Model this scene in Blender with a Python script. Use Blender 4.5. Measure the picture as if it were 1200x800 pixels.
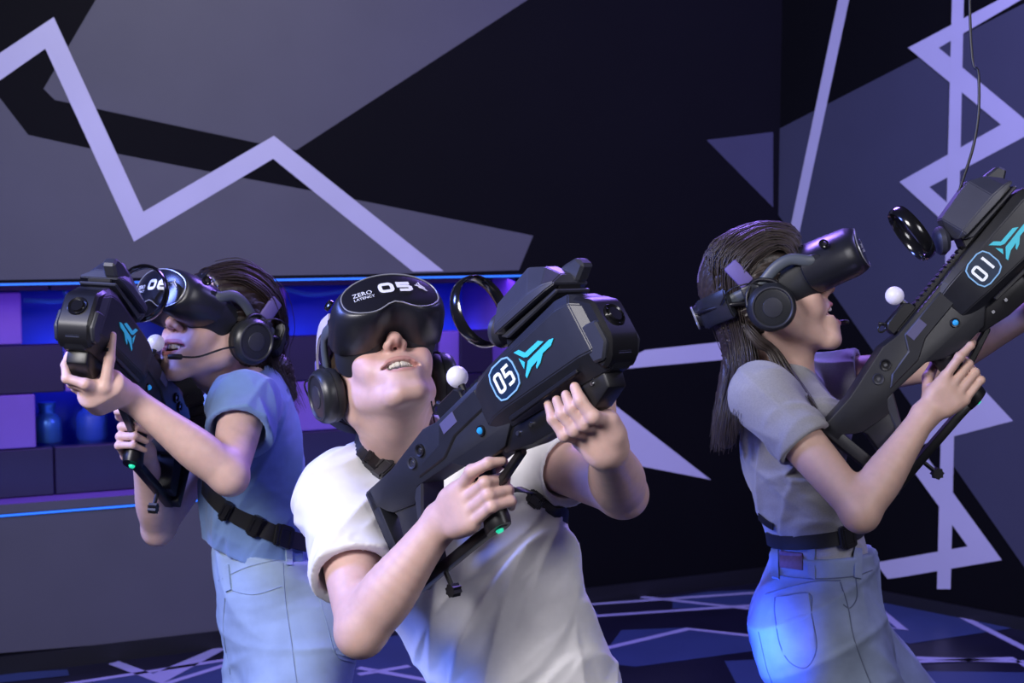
import bpy, bmesh, math, random
import numpy as np
from mathutils import Vector, Matrix
from mathutils.bvhtree import BVHTree

# ------------------------------------------------------------------ scene, camera, light
for o in list(bpy.data.objects):
    bpy.data.objects.remove(o)
scene = bpy.context.scene
COL = scene.collection
F_PX = 1666.667
PITCH = math.radians(4.8)
CAM = Vector((0, 0, 1.58))
RIGHT = Vector((1, 0, 0))
FWD = Vector((0, math.cos(PITCH), -math.sin(PITCH)))
UP = Vector((0, math.sin(PITCH), math.cos(PITCH)))

cam = bpy.data.cameras.new('camera')
cam.lens = 50
cam.sensor_width = 36
cam.clip_start = 0.05
cam.dof.use_dof = True
cam.dof.focus_distance = 2.2
cam.dof.aperture_fstop = 9
camo = bpy.data.objects.new('camera', cam)
camo.location = CAM
camo.rotation_euler = (math.pi / 2 - PITCH, 0, 0)
COL.objects.link(camo)
scene.camera = camo

world = bpy.data.worlds.new('world')
scene.world = world
world.use_nodes = True
world.node_tree.nodes['Background'].inputs[0].default_value = (0.30, 0.28, 0.62, 1)
world.node_tree.nodes['Background'].inputs[1].default_value = 0.06
vs = scene.view_settings
vs.view_transform = 'Standard'
vs.look = 'None'
vs.exposure = 0.0
vs.gamma = 1.0
vs.use_curve_mapping = False


def lamp(name, kind, loc, target, power, color, size=0.5, size_y=None, spot=60, blend=0.6):
    l = bpy.data.lights.new(name, kind)
    l.energy = power
    l.color = color
    if kind == 'AREA':
        l.size = size
        if size_y:
            l.shape = 'RECTANGLE'
            l.size_y = size_y
    elif kind == 'SPOT':
        l.shadow_soft_size = size
        l.spot_size = math.radians(spot)
        l.spot_blend = blend
    else:
        l.shadow_soft_size = size
    o = bpy.data.objects.new(name, l)
    o.location = loc
    d = Vector(target) - Vector(loc)
    o.rotation_euler = d.to_track_quat('-Z', 'Y').to_euler()
    COL.objects.link(o)
    return o


lamp('key_softbox', 'AREA', (-1.75, 0.15, 2.75), (0.1, 2.4, 1.15), 102, (1.0, 0.96, 0.98), 1.0)
lamp('front_right_softbox', 'AREA', (1.9, 0.1, 2.7), (0.7, 2.6, 1.2), 31, (0.95, 0.93, 1.0), 0.9)
lamp('wall_wash', 'SPOT', (-0.6, 3.7, 3.25), (-0.95, 5.5, 2.15), 62, (0.95, 0.92, 1.0), 0.25, spot=88, blend=1.0)
lamp('violet_wall_wash', 'AREA', (2.6, 3.6, 3.1), (1.85, 5.5, 1.4), 95, (0.34, 0.30, 1.0), 0.7)
lamp('blue_floor_uplight', 'SPOT', (0.29, 2.28, 0.74), (0.52, 2.66, 0.85), 62, (0.035, 0.11, 1.0), 0.05, spot=44, blend=1.0)
lamp('blue_floor_uplight', 'SPOT', (-0.52, 2.00, 0.25), (-0.14, 2.36, 0.74), 22, (0.06, 0.2, 1.0), 0.05, spot=20, blend=0.9)
lamp('violet_back_light', 'AREA', (0.35, 4.3, 2.95), (0.3, 2.3, 1.3), 62, (0.30, 0.18, 1.0), 0.6)
lamp('blue_side_light', 'AREA', (-2.2, 2.2, 2.5), (-0.4, 2.6, 1.25), 78, (0.18, 0.26, 1.0), 0.5)


# ------------------------------------------------------------------ pixel helpers
def P(px, py, d):
    """world point seen at photo pixel (px, py) at depth d in front of the camera"""
    return CAM + RIGHT * ((px - 600) / F_PX * d) + UP * (-(py - 400) / F_PX * d) + FWD * d


def ray(px, py):
    return (RIGHT * ((px - 600) / F_PX) + UP * (-(py - 400) / F_PX) + FWD)


def CV(x, y, z):
    """direction given as image right, image up, away from the camera"""
    return RIGHT * x + UP * y + FWD * z


def on_plane(px, py, o, n):
    r = ray(px, py)
    return CAM + r * ((o - CAM).dot(n) / r.dot(n))


def on_floor(px, py, z=0.0):
    return on_plane(px, py, Vector((0, 0, z)), Vector((0, 0, 1)))


# ------------------------------------------------------------------ materials
MATS = {}


def mat(name, color, rough=0.6, metal=0.0, noise=0.0, nscale=30.0, bump=0.0, bscale=200.0, emit=None, estr=0.0,
        spec=0.5, sss=0.0, attr=None, sheen=0.0, stretch=None, coat=0.0, alpha=1.0, trans=0.0, bdist=0.002):
    if name in MATS:
        return MATS[name]
    m = bpy.data.materials.new(name)
    m.use_nodes = True
    nt = m.node_tree
    b = nt.nodes['Principled BSDF']
    c4 = (*color, 1) if len(color) == 3 else color
    b.inputs['Base Color'].default_value = c4
    b.inputs['Roughness'].default_value = rough
    b.inputs['Metallic'].default_value = metal
    b.inputs['Specular IOR Level'].default_value = spec
    if sheen:
        b.inputs['Sheen Weight'].default_value = sheen
    if coat:
        b.inputs['Coat Weight'].default_value = coat
        b.inputs['Coat Roughness'].default_value = 0.15
    if trans:
        b.inputs['Transmission Weight'].default_value = trans
    if alpha < 1:
        b.inputs['Alpha'].default_value = alpha
    if sss:
        b.inputs['Subsurface Weight'].default_value = sss
        b.inputs['Subsurface Radius'].default_value = (0.010, 0.004, 0.002)
        b.inputs['Subsurface Scale'].default_value = 1.0
    src = None
    tc = nt.nodes.new('ShaderNodeTexCoord')
    vec = tc.outputs['Object']
    if stretch:
        mp = nt.nodes.new('ShaderNodeMapping')
        mp.inputs['Scale'].default_value = stretch
        nt.links.new(vec, mp.inputs[0])
        vec = mp.outputs[0]
    if attr:
        a = nt.nodes.new('ShaderNodeAttribute')
        a.attribute_name = attr
        src = a.outputs['Color']
    if noise:
        n = nt.nodes.new('ShaderNodeTexNoise')
        n.inputs['Scale'].default_value = nscale
        n.inputs['Detail'].default_value = 5
        nt.links.new(vec, n.inputs['Vector'])
        r = nt.nodes.new('ShaderNodeMapRange')
        r.inputs['To Min'].default_value = 1 - noise
        r.inputs['To Max'].default_value = 1 + noise
        r.inputs['From Min'].default_value = 0.25
        r.inputs['From Max'].default_value = 0.75
        nt.links.new(n.outputs[0], r.inputs[0])
        mx = nt.nodes.new('ShaderNodeMix')
        mx.data_type = 'RGBA'
        mx.blend_type = 'MULTIPLY'
        mx.inputs[0].default_value = 1
        if src:
            nt.links.new(src, mx.inputs[6])
        else:
            mx.inputs[6].default_value = c4
        nt.links.new(r.outputs[0], mx.inputs[7])
        src = mx.outputs[2]
    if src:
        nt.links.new(src, b.inputs['Base Color'])
    if bump:
        n2 = nt.nodes.new('ShaderNodeTexNoise')
        n2.inputs['Scale'].default_value = bscale
        n2.inputs['Detail'].default_value = 3
        nt.links.new(vec, n2.inputs['Vector'])
        bp = nt.nodes.new('ShaderNodeBump')
        bp.inputs['Strength'].default_value = bump
        bp.inputs['Distance'].default_value = bdist
        nt.links.new(n2.outputs[0], bp.inputs['Height'])
        nt.links.new(bp.outputs[0], b.inputs['Normal'])
    if emit:
        b.inputs['Emission Color'].default_value = (*emit, 1)
        b.inputs['Emission Strength'].default_value = estr
    MATS[name] = m
    return m


# ------------------------------------------------------------------ object helpers
def link(o, parent=None):
    COL.objects.link(o)
    if parent is not None:
        o.parent = parent
        # every vertex of a part is written in the frame of its thing: parts of world-built things undo the base offset
        if parent.get('_world'):
            o.matrix_parent_inverse = Matrix.Translation(parent.location).inverted()
    return o


def tag(o, label=None, cat=None, group=None, kind=None):
    if label:
        o['label'] = label
    if cat:
        o['category'] = cat
    if group:
        o['group'] = group
    if kind:
        o['kind'] = kind
    return o


def obj(name, mesh, material=None, parent=None):
    if isinstance(mesh, bmesh.types.BMesh):
        me = bpy.data.meshes.new(name)
        mesh.normal_update()
        mesh.to_mesh(me)
        mesh.free()
        mesh = me
    if material is not None:
        mesh.materials.clear()
        mesh.materials.append(material)
    o = bpy.data.objects.new(name, mesh)
    return link(o, parent)


def thing(name, label, cat, loc=(0, 0, 0), group=None, world_parts=True):
    o = bpy.data.objects.new(name, None)
    o.empty_display_size = 0.1
    o.location = loc
    COL.objects.link(o)
    if world_parts:
        o['_world'] = 1
    return tag(o, label, cat, group)


def smooth(o, angle=40):
    me = o.data
    me.polygons.foreach_set('use_smooth', [True] * len(me.polygons))
    if angle is not None:
        try:
            me.set_sharp_from_angle(angle=math.radians(angle))
        except Exception:
            pass
    return o


def mesh_arrays(name, V, Q):
    me = bpy.data.meshes.new(name)
    n = len(V)
    k = Q.shape[1]
    me.vertices.add(n)
    me.vertices.foreach_set('co', np.ascontiguousarray(V, dtype=np.float32).ravel())
    me.loops.add(len(Q) * k)
    me.loops.foreach_set('vertex_index', np.ascontiguousarray(Q, dtype=np.int32).ravel())
    me.polygons.add(len(Q))
    me.polygons.foreach_set('loop_start', np.arange(len(Q), dtype=np.int32) * k)
    me.polygons.foreach_set('use_smooth', np.ones(len(Q), dtype=bool))
    me.update(calc_edges=True)
    return me


def add_box(bm, c, half, R=None):
    vs_ = []
    for sx in (-1, 1):
        for sy in (-1, 1):
            for sz in (-1, 1):
                v = Vector((sx * half[0], sy * half[1], sz * half[2]))
                if R is not None:
                    v = R @ v
                vs_.append(bm.verts.new(Vector(c) + v))
    for f in ((0, 1, 3, 2), (4, 6, 7, 5), (0, 4, 5, 1), (2, 3, 7, 6), (0, 2, 6, 4), (1, 5, 7, 3)):
        bm.faces.new([vs_[i] for i in f])


def add_prism(bm, pts, y0, y1):
    """profile (x, z) extruded from y0 to y1"""
    a = [bm.verts.new((p[0], y0, p[1])) for p in pts]
    b = [bm.verts.new((p[0], y1, p[1])) for p in pts]
    n = len(pts)
    fs = [bm.faces.new(a), bm.faces.new(b[::-1])]
    for i in range(n):
        fs.append(bm.faces.new([a[i], b[i], b[(i + 1) % n], a[(i + 1) % n]][::-1]))
    bmesh.ops.recalc_face_normals(bm, faces=fs)
    return fs


def prism_bm(pts, y0, y1, bevel=0.0, seg=1):
    bm = bmesh.new()
    add_prism(bm, pts, y0, y1)
    if bevel:
        bmesh.ops.bevel(bm, geom=list(bm.edges), offset=bevel, segments=seg, affect='EDGES', profile=0.5, clamp_overlap=True)
    return bm


def box_bm(c, half, bevel=0.0, seg=2, R=None):
    bm = bmesh.new()
    add_box(bm, c, half, R)
    if bevel:
        bmesh.ops.bevel(bm, geom=list(bm.edges), offset=bevel, segments=seg, affect='EDGES', profile=0.5)
    return bm


def frames_along(pts):
    T = []
    n = len(pts)
    for i in range(n):
        a = pts[max(i - 1, 0)]
        b = pts[min(i + 1, n - 1)]
        t = (b - a)
        T.append(t.normalized() if t.length > 1e-9 else Vector((0, 0, 1)))
    N = T[0].orthogonal().normalized()
    out = []
    for t in T:
        N = (N - t * N.dot(t))
        N = N.normalized() if N.length > 1e-9 else t.orthogonal().normalized()
        out.append((t, N, t.cross(N)))
    return out


def add_tube(bm, pts, r, sides=8, closed=False, cap=True):
    pts = [Vector(p) for p in pts]
    if not hasattr(r, '__len__'):
        r = [r] * len(pts)
    fr = frames_along(pts)
    if closed:
        pass
    rings = []
    for p, (t, a, b), rr in zip(pts, fr, r):
        rings.append([bm.verts.new(p + (a * math.cos(2 * math.pi * j / sides) + b * math.sin(2 * math.pi * j / sides)) * rr)
                      for j in range(sides)])
    m = len(rings)
    for i in range(m if closed else m - 1):
        A = rings[i]
        B = rings[(i + 1) % m]
        if closed and i == m - 1:
            # best rotational match
            best = min(range(sides), key=lambda s: sum((A[j].co - B[(j + s) % sides].co).length for j in range(sides)))
            B = [B[(j + best) % sides] for j in range(sides)]
        for j in range(sides):
            bm.faces.new([A[j], A[(j + 1) % sides], B[(j + 1) % sides], B[j]])
    if cap and not closed:
        bm.faces.new(rings[0][::-1])
        bm.faces.new(rings[-1])


def tube_bm(pts, r, sides=8, closed=False):
    bm = bmesh.new()
    add_tube(bm, pts, r, sides, closed)
    return bm


def add_lathe(bm, prof, M, n=32):
    """profile (radius, height) turned about the local z axis of M"""
    rings = []
    for (r, h) in prof:
        if r < 1e-6:
            rings.append([bm.verts.new(M @ Vector((0, 0, h)))])
        else:
            rings.append([bm.verts.new(M @ Vector((r * math.cos(2 * math.pi * j / n), r * math.sin(2 * math.pi * j / n), h)))
                          for j in range(n)])
    for A, B in zip(rings[:-1], rings[1:]):
        for j in range(n):
            k = (j + 1) % n
            if len(A) == 1 and len(B) == 1:
                continue
            if len(A) == 1:
                bm.faces.new([A[0], B[j], B[k]])
            elif len(B) == 1:
                bm.faces.new([A[j], B[0], A[k]])
            else:
                bm.faces.new([A[j], B[j], B[k], A[k]])


def lathe_bm(prof, M, n=32):
    bm = bmesh.new()
    add_lathe(bm, prof, M, n)
    bmesh.ops.recalc_face_normals(bm, faces=list(bm.faces))
    return bm


def axis_matrix(loc, z, x=None):
    z = Vector(z).normalized()
    x = Vector(x) if x is not None else z.orthogonal()
    x = (x - z * x.dot(z)).normalized()
    y = z.cross(x)
    M = Matrix((x, y, z)).transposed().to_4x4()
    M.translation = Vector(loc)
    return M


def catmull(pts, n):
    pts = [np.asarray(p, dtype=float) for p in pts]
    m = len(pts)
    out = []
    for i in range(m - 1):
        p0 = pts[i - 1] if i > 0 else 2 * pts[0] - pts[1]
        p1 = pts[i]
        p2 = pts[i + 1]
        p3 = pts[i + 2] if i + 2 < m else 2 * pts[-1] - pts[-2]
        for j in range(n):
            t = j / n
            out.append(0.5 * ((2 * p1) + (-p0 + p2) * t + (2 * p0 - 5 * p1 + 4 * p2 - p3) * t * t + (-p0 + 3 * p1 - 3 * p2 + p3) * t ** 3))
    out.append(pts[-1])
    return out


def vsp(pts, n=6):
    return [Vector(p) for p in catmull([tuple(p) for p in pts], n)]


# ------------------------------------------------------------------ distance-field modeller (one continuous skin)
def smin(a, b, k):
    if k <= 0:
        return np.minimum(a, b)
    h = np.maximum(k - np.abs(a - b), 0) / k
    return np.minimum(a, b) - h * h * (k * 0.25)


class Field:
    def __init__(self):
        self.ops = []

    def _add(self, mode, fn, lo, hi, k):
        self.ops.append((mode, fn, np.asarray(lo, np.float32), np.asarray(hi, np.float32), k))

    def cone(self, a, b, ra, rb, k=0.0, mode='add'):
        a = np.asarray(a, np.float32)
        b = np.asarray(b, np.float32)
        ab = b - a
        L2 = float(ab @ ab) + 1e-12

        def fn(p):
            q = p - a
            t = np.clip(q @ ab / L2, 0, 1)
            w = q - t[:, None] * ab
            return np.sqrt(np.einsum('ij,ij->i', w, w)) - (ra + (rb - ra) * t)
        m = max(ra, rb)
        self._add(mode, fn, np.minimum(a, b) - m, np.maximum(a, b) + m, k)

    def tube(self, pts, rs, k=0.0, sub=4, kk=0.0):
        """smooth round tube through points"""
        data = catmull([(*p, r) for p, r in zip(pts, rs)], sub)
        A = np.array([d[:3] for d in data], np.float32)
        R = np.array([d[3] for d in data], np.float32)

        def fn(p):
            best = None
            for i in range(len(A) - 1):
                ab = A[i + 1] - A[i]
                L2 = float(ab @ ab) + 1e-12
                q = p - A[i]
                t = np.clip(q @ ab / L2, 0, 1)
                w = q - t[:, None] * ab
                d = np.sqrt(np.einsum('ij,ij->i', w, w)) - (R[i] + (R[i + 1] - R[i]) * t)
                best = d if best is None else np.minimum(best, d)
            return best
        m = float(R.max())
        self._add('add', fn, A.min(0) - m, A.max(0) + m, k)

    def esec(self, st, k=0.0, sub=4, mode='add', rounding=1.0):
        """elliptical sections: (centre, side axis, half width, half depth)"""
        data = catmull([(*c, *ax, rx, ry) for c, ax, rx, ry in st], sub)
        A = np.array([d[:3] for d in data], np.float32)
        X = np.array([d[3:6] for d in data], np.float32)
        RX = np.array([d[6] for d in data], np.float32)
        RY = np.array([d[7] for d in data], np.float32)

        def fn(p):
            best = None
            for i in range(len(A) - 1):
                ab = A[i + 1] - A[i]
                L = float(np.sqrt(ab @ ab)) + 1e-9
                z = ab / L
                q = p - A[i]
                h = q @ z
                t = np.clip(h / L, 0, 1)
                x = X[i] + (X[i + 1] - X[i]) * 0.5
                x = x - z * (x @ z)
                x = x / np.sqrt(x @ x)
                y = np.cross(z, x)
                rx = RX[i] + (RX[i + 1] - RX[i]) * t
                ry = RY[i] + (RY[i + 1] - RY[i]) * t
                rz = np.minimum(rx, ry) * rounding
                u = q @ x
                v = q @ y
                w = h - t * L
                k0 = np.sqrt((u / rx) ** 2 + (v / ry) ** 2 + (w / rz) ** 2)
                k1 = np.sqrt((u / rx ** 2) ** 2 + (v / ry ** 2) ** 2 + (w / rz ** 2) ** 2) + 1e-6
                d = k0 * (k0 - 1) / k1
                d = np.where(k0 < 0.3, -0.7 * np.minimum(rx, ry), d)
                best = d if best is None else np.minimum(best, d)
            return best
        m = float(max(RX.max(), RY.max()))
        self._add(mode, fn, A.min(0) - m, A.max(0) + m, k)

    def ell(self, c, R, r, k=0.0, mode='add'):
        c = np.asarray(c, np.float32)
        R = np.asarray(R, np.float32)
        r = np.asarray(r, np.float32)
        mr = float(r.min())

        def fn(p):
            q = ((p - c) @ R) / r
            k0 = np.sqrt(np.einsum('ij,ij->i', q, q))
            g = q / r
            k1 = np.sqrt(np.einsum('ij,ij->i', g, g)) + 1e-6
            return np.where(k0 < 0.3, -0.7 * mr, k0 * (k0 - 1) / k1)
        m = float(r.max())
        self._add(mode, fn, c - m, c + m, k)

    def rbox(self, c, R, half, rr, k=0.0, mode='add'):
        c = np.asarray(c, np.float32)
        R = np.asarray(R, np.float32)
        hb = np.asarray(half, np.float32) - rr

        def fn(p):
            q = np.abs((p - c) @ R) - hb
            o = np.maximum(q, 0)
            return np.sqrt(np.einsum('ij,ij->i', o, o)) + np.minimum(q.max(1), 0) - rr
        m = float(np.linalg.norm(half))
        self._add(mode, fn, c - m, c + m, k)

    def disp(self, fn, lo=None, hi=None):
        lo = np.full(3, -1e3) if lo is None else lo
        hi = np.full(3, 1e3) if hi is None else hi
        self._add('disp', fn, lo, hi, 0)

    def local_cut(self, o, n, r, k=0.0):
        """remove what lies beyond a plane, only within a ball round the cut"""
        o = np.asarray(o, np.float32)
        n = np.asarray(n, np.float32)
        n = n / np.linalg.norm(n)

        def fn(p):
            q = p - o
            return np.maximum(-(q @ n), np.sqrt(np.einsum('ij,ij->i', q, q)) - r)
        self._add('sub', fn, o - r, o + r, k)

    def cut_plane(self, o, n, k=0.0):
        """remove everything on the side the normal points to"""
        o = np.asarray(o, np.float32)
        n = np.asarray(n, np.float32)
        n = n / np.linalg.norm(n)
        self._add('cutp', lambda p: (p - o) @ n, np.full(3, -1e3), np.full(3, 1e3), k)

    def eval(self, p, lo=None, hi=None):
        d = np.full(len(p), 0.5, np.float32)
        for mode, fn, a, b, k in self.ops:
            if lo is not None:
                m = k + 0.008
                if np.any(a - m > hi) or np.any(b + m < lo):
                    continue
            if mode == 'add':
                d = smin(d, fn(p), k)
            elif mode == 'sub':
                d = -smin(-d, fn(p), k)
            elif mode == 'cutp':
                d = -smin(-d, -fn(p), k)
            elif mode == 'disp':
                m = np.abs(d) < 0.05
                if m.any():
                    d = d.copy()
                    d[m] += fn(p[m])
        return d.astype(np.float32)

    def mesh(self, name, res, relax=0):
        ad = [o for o in self.ops if o[0] == 'add']
        lo = np.min([o[2] for o in ad], axis=0) - 3 * res - 0.01
        hi = np.max([o[3] for o in ad], axis=0) + 3 * res + 0.01
        B = 20
        nb = np.ceil((hi - lo) / (res * B)).astype(int)
        n = nb * B
        D = np.ones(tuple(n), np.float32)
        gi = np.stack(np.meshgrid(*[np.arange(k) for k in nb], indexing='ij'), -1).reshape(-1, 3)
        cen = (lo + (gi + 0.5) * B * res).astype(np.float32)
        dc = self.eval(cen)
        rad = B * res * 0.5 * math.sqrt(3) * 1.3 + 0.012
        lg = np.stack(np.meshgrid(*[np.arange(B)] * 3, indexing='ij'), -1).reshape(-1, 3).astype(np.float32) * res
        for g, d in zip(gi, dc):
            s = tuple(slice(a * B, a * B + B) for a in g)
            if d > rad:
                continue
            if d < -rad:
                D[s] = -1
                continue
            o = (lo + g * B * res).astype(np.float32)
            D[s] = self.eval(lg + o, o, o + B * res).reshape(B, B, B)
        V, Q = surface_nets(D, lo, res)
        if relax:
            V = relax_mesh(V, Q, relax)
        return mesh_arrays(name, V, Q), V


def surface_nets(D, lo, res):
    S = D < 0
    acc = np.zeros(tuple(k - 1 for k in D.shape), np.uint8)
    for a in (0, 1):
        for b in (0, 1):
            for c in (0, 1):
                acc += S[a:S.shape[0] - 1 + a, b:S.shape[1] - 1 + b, c:S.shape[2] - 1 + c]
    act = (acc > 0) & (acc < 8)
    ids = np.argwhere(act)
    idx = np.full(act.shape, -1, np.int32)
    idx[act] = np.arange(len(ids))
    tot = np.zeros((len(ids), 3))
    cnt = np.zeros(len(ids))
    cs = [(a, b, c) for a in (0, 1) for b in (0, 1) for c in (0, 1)]
    val = {c: D[ids[:, 0] + c[0], ids[:, 1] + c[1], ids[:, 2] + c[2]] for c in cs}
    for c in cs:
        for ax in range(3):
            if c[ax] == 0:
                e = list(c)
                e[ax] = 1
                va, vb = val[c], val[tuple(e)]
                m = (va < 0) != (vb < 0)
                t = np.where(m, va / np.where(m, va - vb, 1), 0)
                for k in range(3):
                    tot[:, k] += m * (c[k] + (t if k == ax else 0))
                cnt += m
    V = lo + res * (ids + tot / cnt[:, None])
    Q = []
    for ax in range(3):
        sl0 = [slice(None)] * 3
        sl1 = [slice(None)] * 3
        sl0[ax] = slice(0, -1)
        sl1[ax] = slice(1, None)
        ch = S[tuple(sl0)] != S[tuple(sl1)]
        e = np.argwhere(ch)
        u, v = [k for k in range(3) if k != ax]
        ok = (e[:, u] > 0) & (e[:, v] > 0) & (e[:, u] < D.shape[u] - 1) & (e[:, v] < D.shape[v] - 1)
        e = e[ok]
        neg = S[e[:, 0], e[:, 1], e[:, 2]]

        def cell(du, dv):
            f = e.copy()
            f[:, u] -= du
            f[:, v] -= dv
            return idx[f[:, 0], f[:, 1], f[:, 2]]
        q = np.stack([cell(1, 1), cell(0, 1), cell(0, 0), cell(1, 0)], 1)
        flip = neg if ax != 1 else ~neg
        q[~flip] = q[~flip][:, ::-1]
        Q.append(q)
    return V, np.concatenate(Q)


def relax_mesh(V, Q, n):
    a = np.concatenate([Q[:, 0], Q[:, 1], Q[:, 2], Q[:, 3]])
    b = np.concatenate([Q[:, 1], Q[:, 2], Q[:, 3], Q[:, 0]])
    i = np.concatenate([a, b])
    j = np.concatenate([b, a])
    c = np.bincount(i, minlength=len(V)).astype(float)
    for it in range(n):
        for lam in (0.5, -0.52):
            A = np.stack([np.bincount(i, weights=V[j, k], minlength=len(V)) for k in range(3)], 1) / c[:, None]
            V = V + lam * (A - V)
    return V


def set_color(me, rgb, name='tint'):
    at = me.attributes.new(name, 'FLOAT_COLOR', 'POINT')
    c = np.ones((len(me.vertices), 4), np.float32)
    c[:, :3] = rgb
    at.data.foreach_set('color', c.ravel())


def bvh_of(o):
    me = o.data
    n = len(me.vertices)
    V = np.empty(n * 3, np.float32)
    me.vertices.foreach_get('co', V)
    V = V.reshape(-1, 3)
    return BVHTree.FromPolygons([tuple(v) for v in V.tolist()], [tuple(p.vertices) for p in me.polygons])


def cast_px(bvhs, px, py, fallback=None):
    """nearest surface point seen at a photo pixel among the given surfaces, with its normal"""
    d = ray(px, py).normalized()
    best = None
    for b in bvhs:
        h = b.ray_cast(CAM, d)
        if h[0] is not None and (best is None or h[3] < best[3]):
            best = h
    if best is None:
        return None
    n = best[1]
    if n.dot(d) > 0:
        n = -n
    return best[0], n

# ================================================================== THE ROOM
Z = Vector((0, 0, 1))
BL = on_floor(0, 790)
BC = on_floor(906, 680)
BR = on_floor(1200, 738)
dirL = (BC - BL).normalized()
dirR = (BR - BC).normalized()
nL = dirL.cross(Z)          # points towards the camera side
if nL.y > 0:
    nL = -nL
nR = dirR.cross(Z)
if nR.y > 0:
    nR = -nR
L0 = BC - dirL * 6.2        # far left end of the left wall
R1 = BC + dirR * 4.2
WALL_H = 3.4

M_black = mat('black_paint', (0.0022, 0.0021, 0.0032), 0.7, noise=0.12, nscale=3, bump=0.05, bscale=300, spec=0.12)
M_grey = mat('grey_paint', (0.094, 0.092, 0.108), 0.6, noise=0.05, nscale=4, bump=0.05, bscale=300, spec=0.3)
M_violetgrey = mat('slate_paint', (0.052, 0.054, 0.088), 0.6, noise=0.05, nscale=4, bump=0.05, bscale=300, spec=0.3)
M_lilac = mat('lilac_paint', (0.53, 0.51, 0.64), 0.6, noise=0.04, nscale=4, bump=0.05, bscale=300, spec=0.3)
M_floor = mat('navy_floor', (0.010, 0.010, 0.022), 0.32, noise=0.2, nscale=5, bump=0.04, bscale=150)
M_floorblue = mat('blue_floor_paint', (0.040, 0.062, 0.150), 0.38, noise=0.1, nscale=5, bump=0.04, bscale=150)
M_floorline = mat('lilac_floor_paint', (0.42, 0.41, 0.58), 0.45, noise=0.08, nscale=6)
M_plinth = mat('plinth_black', (0.006, 0.006, 0.009), 0.5)


def wall_pt(o, d, a, z, off, n):
    return o + d * a + Z * z + n * off


def quad_box(bm, o, d, n, a0, a1, z0, z1, t0, t1):
    """box in wall coordinates: a along, z up, t towards the room"""
    c = [[[bm.verts.new(o + d * a + Z * z + n * t) for t in (t0, t1)] for z in (z0, z1)] for a in (a0, a1)]
    f = [(c[0][0][0], c[0][0][1], c[0][1][1], c[0][1][0]), (c[1][0][0], c[1][1][0], c[1][1][1], c[1][0][1]),
         (c[0][0][0], c[1][0][0], c[1][0][1], c[0][0][1]), (c[0][1][0], c[0][1][1], c[1][1][1], c[1][1][0]),
         (c[0][0][0], c[0][1][0], c[1][1][0], c[1][0][0]), (c[0][0][1], c[1][0][1], c[1][1][1], c[0][1][1])]
    fs = [bm.faces.new(x) for x in f]
    bmesh.ops.recalc_face_normals(bm, faces=fs)


LEN_L = 6.2


def a_of(px, py=400):
    """distance along the left wall of the point seen at a pixel"""
    return (on_plane(px, py, BC, nL) - L0).dot(dirL)


NZ0, NZ1 = 0.555, 1.372
NA0, NA1 = 0.9, a_of(618, 318)
# floor and ceiling
bm = bmesh.new()
add_box(bm, (0, 3.0, -0.05), (4.6, 5.2, 0.05))
floor = tag(obj('floor', bm, M_floor), 'glossy dark navy floor with painted blue shapes and lilac lines', kind='structure')
bm = bmesh.new()
add_box(bm, (0, 3.0, WALL_H + 0.05), (4.6, 5.2, 0.05))
tag(obj('ceiling', bm, M_black), 'black ceiling above the arena', kind='structure')
# left wall with the niche opening
bm = bmesh.new()
T = -0.12
quad_box(bm, L0, dirL, nL, 0, LEN_L + 0.1, 0, NZ0, T, 0)
quad_box(bm, L0, dirL, nL, 0, LEN_L + 0.1, NZ1, WALL_H, T, 0)
quad_box(bm, L0, dirL, nL, NA1, LEN_L + 0.1, NZ0, NZ1, T, 0)
quad_box(bm, L0, dirL, nL, 0, NA0, NZ0, NZ1, T, 0)
wall_left = tag(obj('wall_left', bm, M_black), 'black wall painted with grey facets and lilac zigzag above a lit niche', kind='structure')
bm = bmesh.new()
quad_box(bm, BC, dirR, nR, 0, 4.2, 0, WALL_H, T, 0)
wall_right = tag(obj('wall_right', bm, M_black), 'black wall painted with a slate facet and violet zigzag stripes', kind='structure')
bm = bmesh.new()
quad_box(bm, L0, dirL, nL, 0, LEN_L, 0, 0.066, 0.0, 0.012)
tag(obj('baseboard_left', bm, M_plinth), 'black baseboard under the niche wall', kind='structure')
bm = bmesh.new()
quad_box(bm, BC, dirR, nR, 0, 4.2, 0, 0.05, 0.0, 0.012)
tag(obj('baseboard_right', bm, M_plinth), 'black baseboard under the violet striped wall', kind='structure')


def painted(name, pts, o, n, off, m, parent):
    """a flat coat of paint: outline seen at photo pixels, lying on the wall or floor it is painted on"""
    bm = bmesh.new()
    top = [bm.verts.new(on_plane(x, y, o + n * off, n)) for x, y in pts]
    f = bm.faces.new(top)
    f.normal_update()
    if f.normal.dot(n) < 0:
        bmesh.ops.reverse_faces(bm, faces=[f])
    bmesh.ops.triangulate(bm, faces=list(bm.faces))
    return obj(name, bm, m, parent)


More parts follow.
